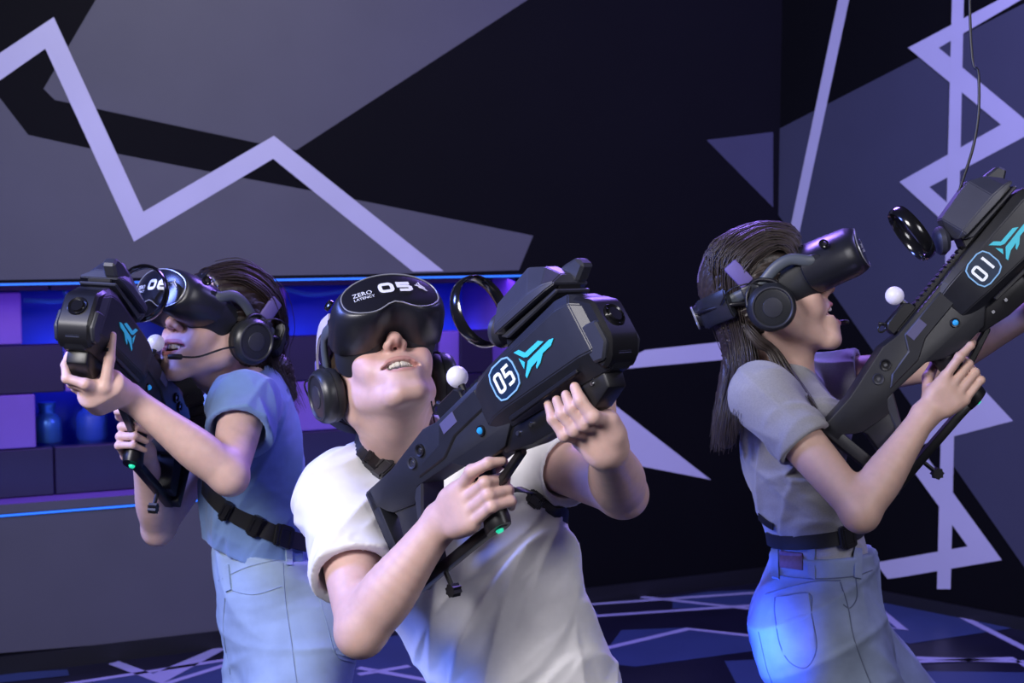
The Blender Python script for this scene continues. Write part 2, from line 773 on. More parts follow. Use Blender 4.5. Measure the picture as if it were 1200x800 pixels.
# paint on the left wall
NTOP = [(618, 317.6), (480, 320.3), (0, 328), (-420, 334)]
painted('painted_facet', [(112, 0), (51, 104), (64, 117), (304, 168), (347, 176), (618, 0), (700, -52), (700, -240), (250, -240)], BC, nL, 0.002, M_grey, wall_left)
painted('painted_facet', [(-420, -120), (0, 115), (33, 158), (101, 173), (240, 200), (368, 224), (448, 240), (625, 276), (608, 316.5)] + NTOP[1:], BC, nL, 0.002, M_grey, wall_left)
painted('painted_facet', [(618, 545), (618, 713), (0, 765), (-420, 802), (-420, 625), (0, 591.5)], BC, nL, 0.002, M_grey, wall_left)
painted('painted_stripe', [(-200, 190), (0, 62), (63, 20), (168, 248), (321, 159), (520, 317.5), (484, 318.2), (320, 186), (157, 283), (53, 57), (0, 94), (-200, 226)], BC, nL, 0.004, M_lilac, wall_left)
painted('painted_stripe', [(700, 438), (756, 410), (858, 399), (906, 394), (906, 416), (852, 421), (733, 432), (700, 446)], BC, nL, 0.004, M_lilac, wall_left)
painted('painted_stripe', [(690, 452), (725, 478), (833, 562), (761, 548), (680, 532)], BC, nL, 0.004, M_lilac, wall_left)
painted('painted_facet', [(828, 164), (906, 154.5), (906, 243)], BC, nL, 0.002, M_violetgrey, wall_left)
# paint on the right wall
painted('painted_facet', [(906, 154.5), (1075, 68), (1200, 4), (1500, -150), (1500, 1060), (1200, 664), (906, 243)], BC, nR, 0.002, M_violetgrey, wall_right)
painted('painted_stripe', [(982, 0), (1022, -200), (1034, -200), (995, 0), (939, 262), (925, 330), (912, 330), (927.5, 260)], BC, nR, 0.004, M_lilac, wall_right)
painted('painted_stripe', [(1116, -20), (1130, -20), (1114, 690), (1098, 690)], BC, nR, 0.005, M_lilac, wall_right)
painted('painted_stripe', [(1064, 56), (1200, -16), (1400, -122), (1400, -102), (1196, 0), (1100, 56), (1200, 139), (1216, 152), (1089, 219), (1250, 362), (1230, 372), (1054, 213), (1173, 146)], BC, nR, 0.0045, M_lilac, wall_right)
painted('painted_stripe', [(1130, 432), (1187, 493), (1118, 511), (1060, 526), (1056, 506), (1122, 486), (1092, 440)], BC, nR, 0.0045, M_lilac, wall_right)
painted('painted_stripe', [(1084, 532), (1174, 656), (1056, 676), (1040, 678), (1026, 659), (1134, 640), (1072, 554)], BC, nR, 0.0045, M_lilac, wall_right)

# paint on the floor
O0 = Vector((0, 0, 0))
for pts in ([(788, 699), (830, 693), (900, 690), (930, 694), (940, 712), (788, 713)],
            [(728, 738), (806, 735), (884, 746), (930, 756), (745, 781), (700, 776)],
            [(849, 774), (950, 770), (990, 800), (960, 850), (865, 805)],
            [(1010, 697), (1030, 699), (1191, 728), (1205, 733), (1066, 754), (1010, 742)],
            [(1070, 786), (1260, 788), (1300, 860), (1100, 860)],
            [(-80, 795), (79, 784), (81, 791), (-60, 806)],
            [(84, 800), (270, 772), (480, 742), (520, 800), (420, 850), (60, 850)],
            [(560, 726), (700, 716), (700, 760), (600, 800)]):
    painted('floor_facet', pts, O0, Z, 0.0015, M_floorblue, floor)


def floor_line(pts, w):
    bm = bmesh.new()
    q = [on_floor(x, y, 0.003) for x, y in pts]
    n = len(q)
    A, B = [], []
    for i in range(n):
        t = (q[min(i + 1, n - 1)] - q[max(i - 1, 0)]).normalized()
        s = Vector((-t.y, t.x, 0))
        c = 1.0
        if 0 < i < n - 1:
            t1 = (q[i] - q[i - 1]).normalized()
            s1 = Vector((-t1.y, t1.x, 0))
            c = 1 / max(0.35, s.dot(s1))
        A.append(bm.verts.new(q[i] + s * w * 0.5 * c))
        B.append(bm.verts.new(q[i] - s * w * 0.5 * c))
    for i in range(n - 1):
        f = bm.faces.new([A[i], B[i], B[i + 1], A[i + 1]])
        f.normal_update()
        if f.normal.z < 0:
            f.normal_flip()
    obj('floor_stripe', bm, M_floorline, floor)


for pts, w in (([(690, 708), (888, 694), (930, 690)], 0.03), ([(751, 699), (888, 714), (960, 722)], 0.03), ([(690, 722), (884, 709), (950, 703)], 0.03),
               ([(690, 764), (806, 736.5), (884, 745), (940, 752)], 0.03), ([(1000, 690), (1029, 713), (1058, 737), (1000, 729)], 0.035),
               ([(1115, 716), (1200, 759), (1240, 780)], 0.035), ([(1020, 740), (1057, 770), (1200, 775), (1260, 777)], 0.03),
               ([(1040, 776), (1187, 771), (1215, 788)], 0.03), ([(133, 776), (184, 795), (259, 759)], 0.045),
               ([(60, 804), (270, 772), (420, 748)], 0.028), ([(190, 802), (270, 777), (420, 750)], 0.028), ([(420, 790), (480, 780)], 0.03),
               ([(420, 782), (520, 800)], 0.03)):
    floor_line(pts, w)

# ------------------------------------------------------------------ the lit niche
M_nichewall = mat('niche_violet_paint', (0.060, 0.025, 0.13), 0.55, noise=0.1, nscale=6)
M_nichepanel = mat('niche_purple_panel', (0.17, 0.085, 0.33), 0.5, noise=0.06, nscale=6)
M_nichedark = mat('niche_dark_panel', (0.013, 0.006, 0.030), 0.5, noise=0.1, nscale=6)
M_led = mat('blue_led', (0.02, 0.06, 0.2), 0.4, emit=(0.02, 0.16, 1.0), estr=1.5)
M_bluechamber = mat('blue_chamber', (0.02, 0.06, 0.40), 0.5)
M_metalblue = mat('blue_metal', (0.05, 0.16, 0.55), 0.3, metal=0.5)
M_cyan = mat('teal_tube', (0.04, 0.22, 0.42), 0.4)
DEP = -0.34
bm = bmesh.new()
quad_box(bm, L0, dirL, nL, NA0 - 0.05, NA1 + 0.02, NZ0 - 0.05, NZ0, DEP - 0.4, -0.12)
quad_box(bm, L0, dirL, nL, NA0 - 0.05, NA1 + 0.02, NZ1, NZ1 + 0.05, DEP - 0.4, -0.12)
quad_box(bm, L0, dirL, nL, NA1, NA1 + 0.05, NZ0 - 0.05, NZ1 + 0.05, DEP - 0.4, -0.12)
quad_box(bm, L0, dirL, nL, NA0 - 0.05, NA0, NZ0 - 0.05, NZ1 + 0.05, DEP - 0.4, -0.12)
obj('niche_lining', bm, M_nichepanel, wall_left)
bm = bmesh.new()
quad_box(bm, L0, dirL, nL, NA0, NA1, NZ0, NZ1, DEP - 0.42, DEP - 0.36)
obj('niche_back', bm, M_bluechamber, wall_left)
# block wall of the niche: courses of panels with open bays that look into a blue lit chamber
H = NZ1 - NZ0
courses = [(0.0, 0.225, 'dark'), (0.225, 0.475, 'mix1'), (0.475, 0.70, 'rail'), (0.70, 0.94, 'mix2'), (0.94, 1.0, 'dark')]


def block(a0, a1, z0, z1, m, t=0.05, name='niche_block'):
    b = box_bm((0, 0, 0), (1, 1, 1))
    b.free()
    b = bmesh.new()
    quad_box(b, L0, dirL, nL, a0 + 0.002, a1 - 0.002, z0 + 0.002, z1 - 0.002, DEP - 0.06, DEP - 0.06 + t)
    bmesh.ops.bevel(b, geom=list(b.edges), offset=0.004, segments=1, affect='EDGES')
    obj(name, b, m, wall_left)


def an(px, py):
    """along-wall coordinate of a pixel seen on the niche back"""
    return (on_plane(px, py, BC + nL * DEP, nL) - L0).dot(dirL)


def zrow(k):
    return NZ0 + H * k


for (k0, k1, typ) in courses:
    z0, z1 = zrow(k0), zrow(k1)
    ym = 400
    if typ == 'dark':
        xs = [NA0, an(-300, ym), an(-120, ym), an(60, ym), an(240, ym), an(420, ym), an(600, ym), NA1]
        for a, b in zip(xs[:-1], xs[1:]):
            if b > a:
                block(a, min(b, NA1), z0, z1, M_nichedark)
    elif typ == 'rail':
        for x0, x1, m in ((-500, -60, M_nichedark), (-60, 75, M_nichedark), (75, 130, M_nichepanel), (130, 300, M_nichedark), (300, 325, M_nichepanel),
                          (325, 515, M_nichedark), (515, 540, M_nichepanel), (540, 700, M_nichedark)):
            a0, a1 = max(an(x0, ym), NA0), min(an(x1, ym), NA1)
            if a1 > a0:
                block(a0, a1, z0, z1, m)
    elif typ == 'mix1':
        for x0, x1, m in ((-500, -200, M_nichedark), (-200, 40, M_nichepanel), (150, 300, M_nichedark), (300, 450, M_nichepanel), (450, 700, M_nichedark)):
            a0, a1 = max(an(x0, ym), NA0), min(an(x1, ym), NA1)
            if a1 > a0:
                block(a0, a1, z0, z1, m)
    elif typ == 'mix2':
        for x0, x1, m in ((-500, -160, M_nichedark), (-160, 27, M_nichepanel), (205, 300, M_nichedark), (300, 337, M_nichepanel)):
            a0, a1 = max(an(x0, ym), NA0), min(an(x1, ym), NA1)
            if a1 > a0:
                block(a0, a1, z0, z1, m)


def niche_pt(px, py, t):
    return on_plane(px, py, BC + nL * t, nL)


# things standing in the open bays
for px, lab in ((56, 'glossy blue cylinder standing in the lower left bay of the lit niche'), (108, 'dark blue canister beside the blue cylinder in the niche')):
    c = niche_pt(px, 514, DEP - 0.16)
    c.z = zrow(0.225) + 0.0
    prof = [(0, 0), (0.05, 0), (0.055, 0.01), (0.055, 0.08), (0.048, 0.10), (0.03, 0.115), (0.03, 0.135), (0.034, 0.14), (0.034, 0.16), (0, 0.162)]
    s = 0.95 if px == 56 else 1.05
    prof = [(r * s, h * s) for r, h in prof]
    o = smooth(obj('canister', lathe_bm(prof, axis_matrix(c, (0, 0, 1)), 24), M_metalblue if px == 56 else M_bluechamber))
    tag(o, lab, 'canister')
bay_tubes = [((28, 352), (75, 352), (75, 338), 'teal pipe crossing the upper left bay of the niche'),
             ((325, 336), (365, 345), (410, 340), 'curved blue pipe in the upper bay behind the man')]
for p, q, r, lab in bay_tubes:
    pts = vsp([niche_pt(p[0], p[1], DEP - 0.1), niche_pt(q[0], q[1], DEP - 0.1), niche_pt(r[0], r[1], DEP - 0.1)], 8)
    tag(smooth(obj('pipe', tube_bm(pts, 0.009, 8), M_cyan)), lab, 'pipe')

# LED strips along the lips of the niche
for z, lab in ((NZ1 - 0.006, 'blue glowing strip light along the upper lip of the niche'), (NZ0 + 0.008, 'blue glowing strip light along the lower lip of the niche')):
    t = thing('led_strip', lab, 'strip light', L0 + dirL * (NA0 + NA1) / 2 + Z * z)
    bm = bmesh.new()
    quad_box(bm, L0, dirL, nL, NA0, NA1, z - 0.006, z + 0.006, -0.004, 0.006)
    obj('channel', bm, mat('led_channel', (0.02, 0.02, 0.04), 0.4), t)
    bm = bmesh.new()
    quad_box(bm, L0, dirL, nL, NA0 + 0.005, NA1 - 0.002, z - 0.0035, z + 0.0035, 0.006, 0.010)
    obj('diffuser', bm, M_led, t)


def along(a, z, t):
    return L0 + dirL * a + Z * z + nL * t


mid = (an(-60, 400) + NA1) / 2
for i, (aa, zz, pw, cc) in enumerate(((mid - 0.8, NZ1 - 0.03, 4.2, (0.30, 0.14, 1.0)), (mid + 0.75, NZ1 - 0.03, 4.2, (0.28, 0.12, 1.0)))):
    lamp('niche_down_light', 'AREA', along(aa, zz, -0.16), along(aa, 0.6, -0.26), pw, cc, 1.3, 0.08)
lamp('niche_sill_light', 'AREA', along(mid, NZ0 + 0.02, -0.08), along(mid, 1.0, -0.3), 2.5, (0.12, 0.25, 1.0), 2.6, 0.05)
for aa in (an(70, 400), an(380, 400), an(560, 400)):
    lamp('chamber_light', 'POINT', along(aa, zrow(0.62), DEP - 0.22), along(aa, 0, DEP), 1.2, (0.03, 0.08, 1.0), 0.05)

# ================================================================== PROPS
M_gun = mat('gun_shell', (0.0145, 0.0155, 0.022), 0.44, noise=0.15, nscale=40, bump=0.12, bscale=900, bdist=0.0006)
M_gun2 = mat('gun_shell_light', (0.030, 0.032, 0.046), 0.45, noise=0.1, nscale=40)
M_blk = mat('black_plastic', (0.010, 0.010, 0.013), 0.38, noise=0.1, nscale=40)
M_gloss = mat('gloss_black', (0.008, 0.008, 0.010), 0.16, coat=0.4)
M_cover = mat('cover_shell', (0.038, 0.040, 0.062), 0.42, noise=0.08, nscale=30)
M_cyanlogo = mat('cyan_print', (0.05, 0.55, 0.68), 0.4, emit=(0.05, 0.62, 0.80), estr=0.12)  # plain print, no lamp: a faint glow is added to its colour
M_whitedig = mat('white_digit', (0.85, 0.88, 0.92), 0.4, emit=(0.75, 0.88, 1.0), estr=0.25)  # printed digits brightened by an added glow
M_bluering = mat('badge_blue', (0.25, 0.50, 0.80), 0.4, emit=(0.22, 0.50, 0.85), estr=0.15)  # printed outline, also given a slight glow of its own
M_badge = mat('badge_navy', (0.012, 0.030, 0.070), 0.3)
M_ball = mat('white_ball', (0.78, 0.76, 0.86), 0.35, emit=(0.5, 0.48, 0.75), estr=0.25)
M_btnblue = mat('blue_button', (0.02, 0.25, 0.55), 0.25, emit=(0.02, 0.30, 0.8), estr=0.5)
M_green = mat('green_lamp', (0.02, 0.5, 0.3), 0.3, emit=(0.02, 0.7, 0.4), estr=0.9)
M_steel = mat('steel', (0.45, 0.46, 0.5), 0.3, metal=1.0)
M_white = mat('white_print', (0.78, 0.80, 0.85), 0.45)
M_trim = mat('trim_line', (0.42, 0.43, 0.48), 0.3, metal=0.4)
M_gasket = mat('soft_gasket', (0.018, 0.020, 0.028), 0.62, bump=0.1, bscale=800, bdist=0.0005)
M_shell = mat('visor_shell', (0.016, 0.017, 0.026), 0.34, noise=0.08, nscale=30)
M_panel = mat('visor_panel', (0.012, 0.012, 0.018), 0.22)
M_armgrey = mat('strap_arm_grey', (0.085, 0.10, 0.125), 0.42)
M_strapv = mat('violet_strap', (0.14, 0.11, 0.34), 0.6, bump=0.2, bscale=600, bdist=0.0006)
M_strapw = mat('pale_strap', (0.55, 0.50, 0.62), 0.6, bump=0.2, bscale=600, bdist=0.0006)
M_cup = mat('ear_cup', (0.020, 0.022, 0.028), 0.36, noise=0.08, nscale=40)
M_cush = mat('ear_cushion', (0.010, 0.010, 0.012), 0.6)
M_web = mat('webbing', (0.012, 0.012, 0.015), 0.62, bump=0.35, bscale=700, bdist=0.0008)
M_buckle = mat('buckle', (0.016, 0.016, 0.020), 0.3)

U_ = 0.0015
GH = (1028.0, 437.0)


def st(px, py):
    """side-view pixel of the right-hand blaster -> (forward, up) in metres"""
    dx, dy = px - GH[0], py - GH[1]
    return ((dx * 0.639 - dy * 0.771) * U_, (-dx * 0.771 - dy * 0.639) * U_)


def S_(pts):
    return [(a * U_, b * U_) for a, b in pts]


def ribbon_poly(path, w):
    """flat stroke of constant width along a 2D polyline, as quads of 2D points (mitred)"""
    n = len(path)
    closed = path[0] == path[-1]
    pts = path[:-1] if closed else path
    m = len(pts)
    L, R = [], []
    for i in range(m):
        a = Vector(pts[i - 1]) if (closed or i > 0) else None
        b = Vector(pts[i])
        c = Vector(pts[(i + 1) % m]) if (closed or i < m - 1) else None
        t1 = (b - a).normalized() if a is not None else (c - b).normalized()
        t2 = (c - b).normalized() if c is not None else t1
        n1 = Vector((-t1.y, t1.x))
        n2 = Vector((-t2.y, t2.x))
        mm = (n1 + n2)
        mm = mm.normalized() if mm.length > 1e-6 else n1
        k = 1 / max(0.45, mm.dot(n1))
        L.append(b + mm * w * 0.5 * k)
        R.append(b - mm * w * 0.5 * k)
    q = []
    for i in range(m if closed else m - 1):
        j = (i + 1) % m
        q.append([L[i], R[i], R[j], L[j]])
    return q


def rrect(w, h, r, n=5, cx=0, cy=0):
    out = []
    for (sx, sy, a0) in ((1, 1, 0), (-1, 1, 90), (-1, -1, 180), (1, -1, 270)):
        for i in range(n + 1):
            a = math.radians(a0 + 90 * i / n)
            out.append((cx + sx * (w / 2 - r) + r * math.cos(a), cy + sy * (h / 2 - r) + r * math.sin(a)))
    return out


def digit_strokes(ch, w, h):
    """centre lines of a wide techno digit in a box w x h centred on 0"""
    x, y, r = w / 2, h / 2, min(w, h) * 0.22
    if ch == '0':
        p = rrect(w, h, r * 1.4, 4)
        return [p + [p[0]]]
    if ch == '1':
        return [[(-x * 0.1, y), (x * 0.35, y), (x * 0.35, -y)]]
    if ch == '5':
        return [[(x, y), (-x, y), (-x, y * 0.12), (x - r, y * 0.12), (x, y * 0.12 - r * 0.7), (x, -y + r * 0.7), (x - r, -y), (-x, -y)]]
    if ch == '6':
        return [[(x, y), (-x + r, y), (-x, y - r), (-x, -y + r), (-x + r, -y), (x - r, -y), (x, -y + r * 0.8), (x, y * 0.12 - r * 0.6), (x - r, y * 0.12), (-x, y * 0.12)]]
    return []


def solid_from_2d(polys, mapf, lift, thick):
    """flat 2D polygons laid on a surface by mapf(u, v, height), given a little thickness"""
    bm = bmesh.new()
    for pl in polys:
        a = [bm.verts.new(mapf(p[0], p[1], lift)) for p in pl]
        b = [bm.verts.new(mapf(p[0], p[1], lift + thick)) for p in pl]
        n = len(pl)
        try:
            bm.faces.new(b)
            bm.faces.new(a[::-1])
            for i in range(n):
                bm.faces.new([a[i], a[(i + 1) % n], b[(i + 1) % n], b[i]])
        except ValueError:
            pass
    bmesh.ops.recalc_face_normals(bm, faces=list(bm.faces))
    bmesh.ops.triangulate(bm, faces=[f for f in bm.faces if len(f.verts) > 4])
    return bm


def text_polys(txt, size):
    cu = bpy.data.curves.new('lettering', 'FONT')
    cu.body = txt
    cu.size = size
    cu.align_x = 'CENTER'
    cu.align_y = 'CENTER'
    cu.resolution_u = 2
    o = bpy.data.objects.new('lettering', cu)
    COL.objects.link(o)
    dg = bpy.context.evaluated_depsgraph_get()
    me = o.evaluated_get(dg).to_mesh()
    out = [[(me.vertices[i].co.x, me.vertices[i].co.y) for i in p.vertices] for p in me.polygons]
    o.evaluated_get(dg).to_mesh_clear()
    bpy.data.objects.remove(o)
    bpy.data.curves.remove(cu)
    return out


# emblem outline measured on the side of the right-hand blaster, as (forward, up) about its centre
def zz(x, y):
    return st(1090 + x / 7.27, 240 + y / 7.27)


EMB = [[zz(*p) for p in pl] for pl in (
    [(438, 350), (478, 318), (542, 318), (640, 205), (690, 196), (572, 338), (540, 352)],
    [(772, 148), (762, 200), (702, 272), (696, 340), (676, 388), (664, 372), (668, 330), (624, 394), (602, 476), (584, 462), (582, 362), (735, 170)],
    [(494, 372), (556, 380), (562, 426)])]
ecx = sum(p[0] for pl in EMB for p in pl) / sum(len(pl) for pl in EMB)
ecz = sum(p[1] for pl in EMB for p in pl) / sum(len(pl) for pl in EMB)
EMBC = [[(p[0] - ecx, p[1] - ecz) for p in pl] for pl in EMB]


def gun(pose, digits, label):
    g = thing('laser_blaster', label, 'toy gun', world_parts=False, group='black arena blasters')
    g.matrix_world = pose
    W = 0.024

    def part(name, bm_, m, parent=g, sm=30):
        o = obj(name, bm_, m, parent)
        smooth(o, sm)
        return o
    # stock and receiver
    part('receiver', prism_bm(S_([(-94, 12), (-44, 10), (26, 18), (48, 13), (140, 13), (140, -44), (120, -58), (84, -56), (60, -46), (44, -33), (-16, -25), (-30, -38), (-66, -28), (-74, -22), (-82, -13), (-94, -13)]), -W, W, 0.0028, 2), M_gun)
    part('stock_web', prism_bm(S_([(-68, -26), (-16, -23), (-38, -54), (-52, -100), (-78, -100), (-70, -58), (-64, -34)]), -W * 0.86, W * 0.86, 0.0028, 2), M_gun)
    part('stock_chamfer', prism_bm(S_([(-24, -24), (-6, -24), (-30, -58), (-40, -58)]), -W * 0.98, W * 0.98, 0.003, 1), M_gun2)
    part('butt_plate', prism_bm(S_([(-96, 11), (-84, 11), (-82, -12), (-82, -104), (-96, -108)]), -W, W, 0.0028, 2), M_gun)
    part('lower_bar', prism_bm(S_([(-96, -98), (20, -100), (58, -103), (64, -108), (58, -113), (20, -111), (-96, -109)]), -0.009, 0.009, 0.003, 2), M_blk)
    # raised side plates and seams
    for s in (-1, 1):
        y0, y1 = (W - 0.004, W + 0.003) if s > 0 else (-W - 0.003, -W + 0.004)
        part('side_plate', prism_bm(S_([(52, 8), (118, 8), (118, -14), (66, -14), (40, -24), (-8, -20), (8, -10), (40, -8)]), y0, y1, 0.0022, 1), M_gun)
        part('label_patch', box_bm((66 * U_, s * (W + 0.0034), 1 * U_), (12 * U_, 0.0006, 6 * U_), 0.0004, 1), mat('patch_violet', (0.10, 0.095, 0.21), 0.5))
        for k, (ss, tt) in enumerate(((-7, -2), (11, 2))):
            Mx = axis_matrix((ss * U_, s * (W - 0.002), tt * U_), (0, s, 0))
            b_ = part('bolt_socket', lathe_bm([(0, 0.0022), (0.0062, 0.0022), (0.0070, 0.0044), (0.0094, 0.0052), (0.0104, 0.0028), (0.0104, 0)], Mx, 20), M_blk if k else M_gun2)
            part('screw', lathe_bm([(0, 0.0036), (0.0026, 0.0036), (0.0034, 0.0026), (0.0034, 0.001)], Mx, 12), M_steel, b_)
        Mx = axis_matrix((101 * U_, s * (W - 0.001), -29 * U_), (0, s, 0))
        b_ = part('button_bezel', lathe_bm([(0.0052, 0.004), (0.0075, 0.0045), (0.0085, 0.003), (0.0085, 0)], Mx, 20), M_blk)
        part('button', lathe_bm([(0, 0.0085), (0.003, 0.0078), (0.0050, 0.0055), (0.0054, 0.002)], Mx, 16), M_btnblue, b_)
    # front housing with chamfered flanks
    BW = 0.040
    hb = bmesh.new()
    sec = [(0.74, 1.0), (1.0, 0.74), (1.0, -0.48), (0.50, -1.0)]
    ring_def = [(112, 0.60, 10, -44), (128, 0.86, 13, -46), (150, 1.0, 14, -50), (258, 1.0, 14, -68), (274, 0.93, 10, -71), (288, 0.66, -4, -62)]
    rings = []
    for s_, wk, top, bot in ring_def:
        mid_, hh = (top + bot) / 2, (top - bot) / 2
        loop = [(wk * a * BW, (mid_ + b * hh) * U_) for a, b in sec] + [(-wk * a * BW, (mid_ + b * hh) * U_) for a, b in sec[::-1]]
        rings.append([hb.verts.new((s_ * U_, y, z)) for y, z in loop])
    for A, B in zip(rings[:-1], rings[1:]):
        for i in range(8):
            hb.faces.new([A[i], A[(i + 1) % 8], B[(i + 1) % 8], B[i]])
    hb.faces.new(rings[0])
    hb.faces.new(rings[-1][::-1])
    bmesh.ops.recalc_face_normals(hb, faces=list(hb.faces))
    bmesh.ops.bevel(hb, geom=list(hb.edges), offset=0.0016, segments=2, affect='EDGES')
    part('front_housing', hb, M_gun, sm=14)
    part('muzzle_frame', prism_bm(S_([(262, 8), (280, 4), (296, -12), (296, -50), (284, -66), (272, -70), (266, -60)]), -0.030, 0.030, 0.005, 1), M_blk)
    part('muzzle_lens', lathe_bm([(0, 0.004), (0.010, 0.004), (0.012, 0.001), (0.016, 0.003), (0.018, 0)], axis_matrix((295.5 * U_, 0, -28 * U_), (1, 0, 0)), 24), M_gloss)
    for s in (-1, 1):
        part('muzzle_vane', prism_bm(S_([(264, -22), (292, -30), (292, -52), (280, -64), (268, -60)]), *((0.026, 0.036) if s > 0 else (-0.036, -0.026)), 0.003, 1), M_gun2)
        part('flank_rib', prism_bm(S_([(150, -43), (250, -54), (250, -58), (150, -48)]), *((0.034, 0.0405) if s > 0 else (-0.0405, -0.034)), 0.0012, 1), M_blk)
    # fore-end, trigger and grip
    part('fore_end', prism_bm(S_([(116, -44), (268, -60), (262, -82), (236, -88), (150, -74), (112, -62)]), -0.019, 0.019, 0.004, 2), M_blk)
    for ss in (140, 160, 248):
        Mx = axis_matrix((ss * U_, -0.0185, (-56 - (ss - 140) * 0.12) * U_), (0, -1, 0))
        part('fore_screw', lathe_bm([(0, 0.003), (0.003, 0.003), (0.0038, 0.001), (0.0038, 0)], Mx, 12), M_steel)
    part('trigger_guard', prism_bm(S_([(66, -78), (70, -74), (118, -64), (122, -54), (130, -54), (124, -70), (70, -82)]), -0.007, 0.007, 0.002, 1), M_blk)
    part('trigger', prism_bm(S_([(92, -54), (98, -54), (94, -64), (96, -71), (91, -66)]), -0.004, 0.004, 0.001, 1), M_gun2)
    gb = bmesh.new()
    rr = []
    for tt, c, hx, hy in ((-40, 66, 15, 0.0165), (-60, 62, 14, 0.0165), (-80, 58, 15, 0.018), (-98, 53, 14.5, 0.018), (-106, 51, 16, 0.019), (-112, 50, 15, 0.017)):
        rr.append([gb.verts.new(((c + hx * math.cos(a)) * U_, hy * math.sin(a), tt * U_)) for a in [2 * math.pi * j / 20 for j in range(20)]])
    for A, B in zip(rr[:-1], rr[1:]):
        for j in range(20):
            gb.faces.new([A[j], A[(j + 1) % 20], B[(j + 1) % 20], B[j]])
    gb.faces.new(rr[0])
    gb.faces.new(rr[-1][::-1])
    bmesh.ops.recalc_face_normals(gb, faces=list(gb.faces))
    part('pistol_grip', gb, M_blk)
    part('grip_lamp', lathe_bm([(0, 0.006), (0.0045, 0.005), (0.006, 0.002), (0.006, 0)], axis_matrix((50 * U_, 0, -112 * U_), (0, 0, -1)), 14), M_green)
    # clamp knob hanging below the bar
    kb = bmesh.new()
    pts = [((0.011 if i % 2 == 0 else 0.0085) * math.cos(math.pi * i / 8), (0.011 if i % 2 == 0 else 0.0085) * math.sin(math.pi * i / 8)) for i in range(16)]
    add_prism(kb, [(p[0] - 46 * U_, p[1] - 130 * U_) for p in pts], -0.008, 0.008)
    add_tube(kb, [(-46 * U_, 0, -124 * U_), (-46 * U_, 0, -106 * U_)], 0.004, 8)
    part('clamp_knob', kb, M_blk)
    # rail on top
    rb = bmesh.new()
    add_box(rb, ((150) * U_, 0, 15.5 * U_), (98 * U_, 0.010, 2 * U_))
    for i in range(26):
        add_box(rb, ((56 + i * 7.2) * U_, 0, 18.2 * U_), (2.2 * U_, 0.0105, 1.6 * U_))
    part('top_rail', rb, M_blk)
    part('sight_block', prism_bm(S_([(46, 15), (46, 25), (52, 30), (82, 30), (88, 24), (88, 15)]), -0.012, 0.012, 0.002, 1), M_blk)
    tb = bmesh.new()
    add_tube(tb, [Vector((44 * U_ + 0.008 * math.cos(a), -0.004, 30 * U_ + 0.006 * math.sin(a))) for a in [2 * math.pi * i / 14 for i in range(14)]], 0.0018, 6, closed=True)
    add_tube(tb, [(52 * U_, 0, 27 * U_), (46 * U_, 0, 36 * U_)], 0.003, 8)
    part('sling_ring', tb, M_blk)
    part('post', tube_bm([(84 * U_, 0.004, 24 * U_), (84 * U_, 0.004, 34 * U_)], 0.006, 10), M_blk)
    part('tracking_ball', lathe_bm([(0.0165 * math.sin(math.pi * i / 14), -0.0165 * math.cos(math.pi * i / 14)) for i in range(15)], axis_matrix((84 * U_, 0.004, 42 * U_), (0, 0, 1)), 24), M_ball)
    # docked controller: cover, dock and ring
    part('dock', prism_bm(S_([(176, 16), (262, 16), (268, 26), (184, 32)]), -0.022, 0.022, 0.002, 1), M_blk)
    cb = bmesh.new()
    rings = []
    for s_, wk, rk, z0, z1 in ((177, 0.80, 0.30, 31, 40), (186, 1.0, 0.36, 28, 60), (240, 1.0, 0.36, 25, 64), (258, 0.92, 0.30, 25, 52), (269, 0.80, 0.30, 25, 36)):
        w_ = wk * 0.043
        zm_ = z0 + (z1 - z0) * 0.24
        loop = [(w_ * rk, z1), (w_, zm_), (w_, z0), (-w_, z0), (-w_, zm_), (-w_ * rk, z1)]
        rings.append([cb.verts.new((s_ * U_, y, z * U_)) for y, z in loop])
    for A, B in zip(rings[:-1], rings[1:]):
        for i in range(6):
            cb.faces.new([A[i], A[(i + 1) % 6], B[(i + 1) % 6], B[i]])
    cb.faces.new(rings[0])
    cb.faces.new(rings[-1])
    bmesh.ops.recalc_face_normals(cb, faces=list(cb.faces))
    bmesh.ops.bevel(cb, geom=list(cb.edges), offset=0.0016, segments=2, affect='EDGES')
    part('controller_cover', cb, M_cover, sm=14)
    part('cover_lip', prism_bm(S_([(182, 26), (268, 21), (268, 17), (190, 19)]), -0.034, 0.034, 0.002, 1), M_gun2, sm=12)
    part('cover_latch', prism_bm(S_([(238, 28), (270, 26), (286, 34), (282, 45), (264, 49), (240, 48)]), 0.010, 0.034, 0.004, 1), M_gun2, sm=12)
    fb = bmesh.new()
    c0 = Vector((153 * U_, 0, 74 * U_))
    ax = Vector((0.96, 0, -0.24)).normalized()          # ring axis
    e1 = Vector((0, 1, 0))
    e2 = ax.cross(e1)
    n_, m_ = 40, 8
    vs_ = []
    for i in range(n_):
        a = 2 * math.pi * i / n_
        d_ = e1 * math.cos(a) * 0.047 + e2 * math.sin(a) * 0.052
        nrm = d_.normalized()
        row = []
        for j in range(m_):
            b = 2 * math.pi * j / m_
            row.append(fb.verts.new(c0 + d_ + nrm * (0.0036 * math.cos(b)) + ax * (0.0115 * math.sin(b))))
        vs_.append(row)
    for i in range(n_):
        for j in range(m_):
            fb.faces.new([vs_[i][j], vs_[(i + 1) % n_][j], vs_[(i + 1) % n_][(j + 1) % m_], vs_[i][(j + 1) % m_]])
    bmesh.ops.recalc_face_normals(fb, faces=list(fb.faces))
    part('tracking_ring', fb, M_gloss, sm=60)
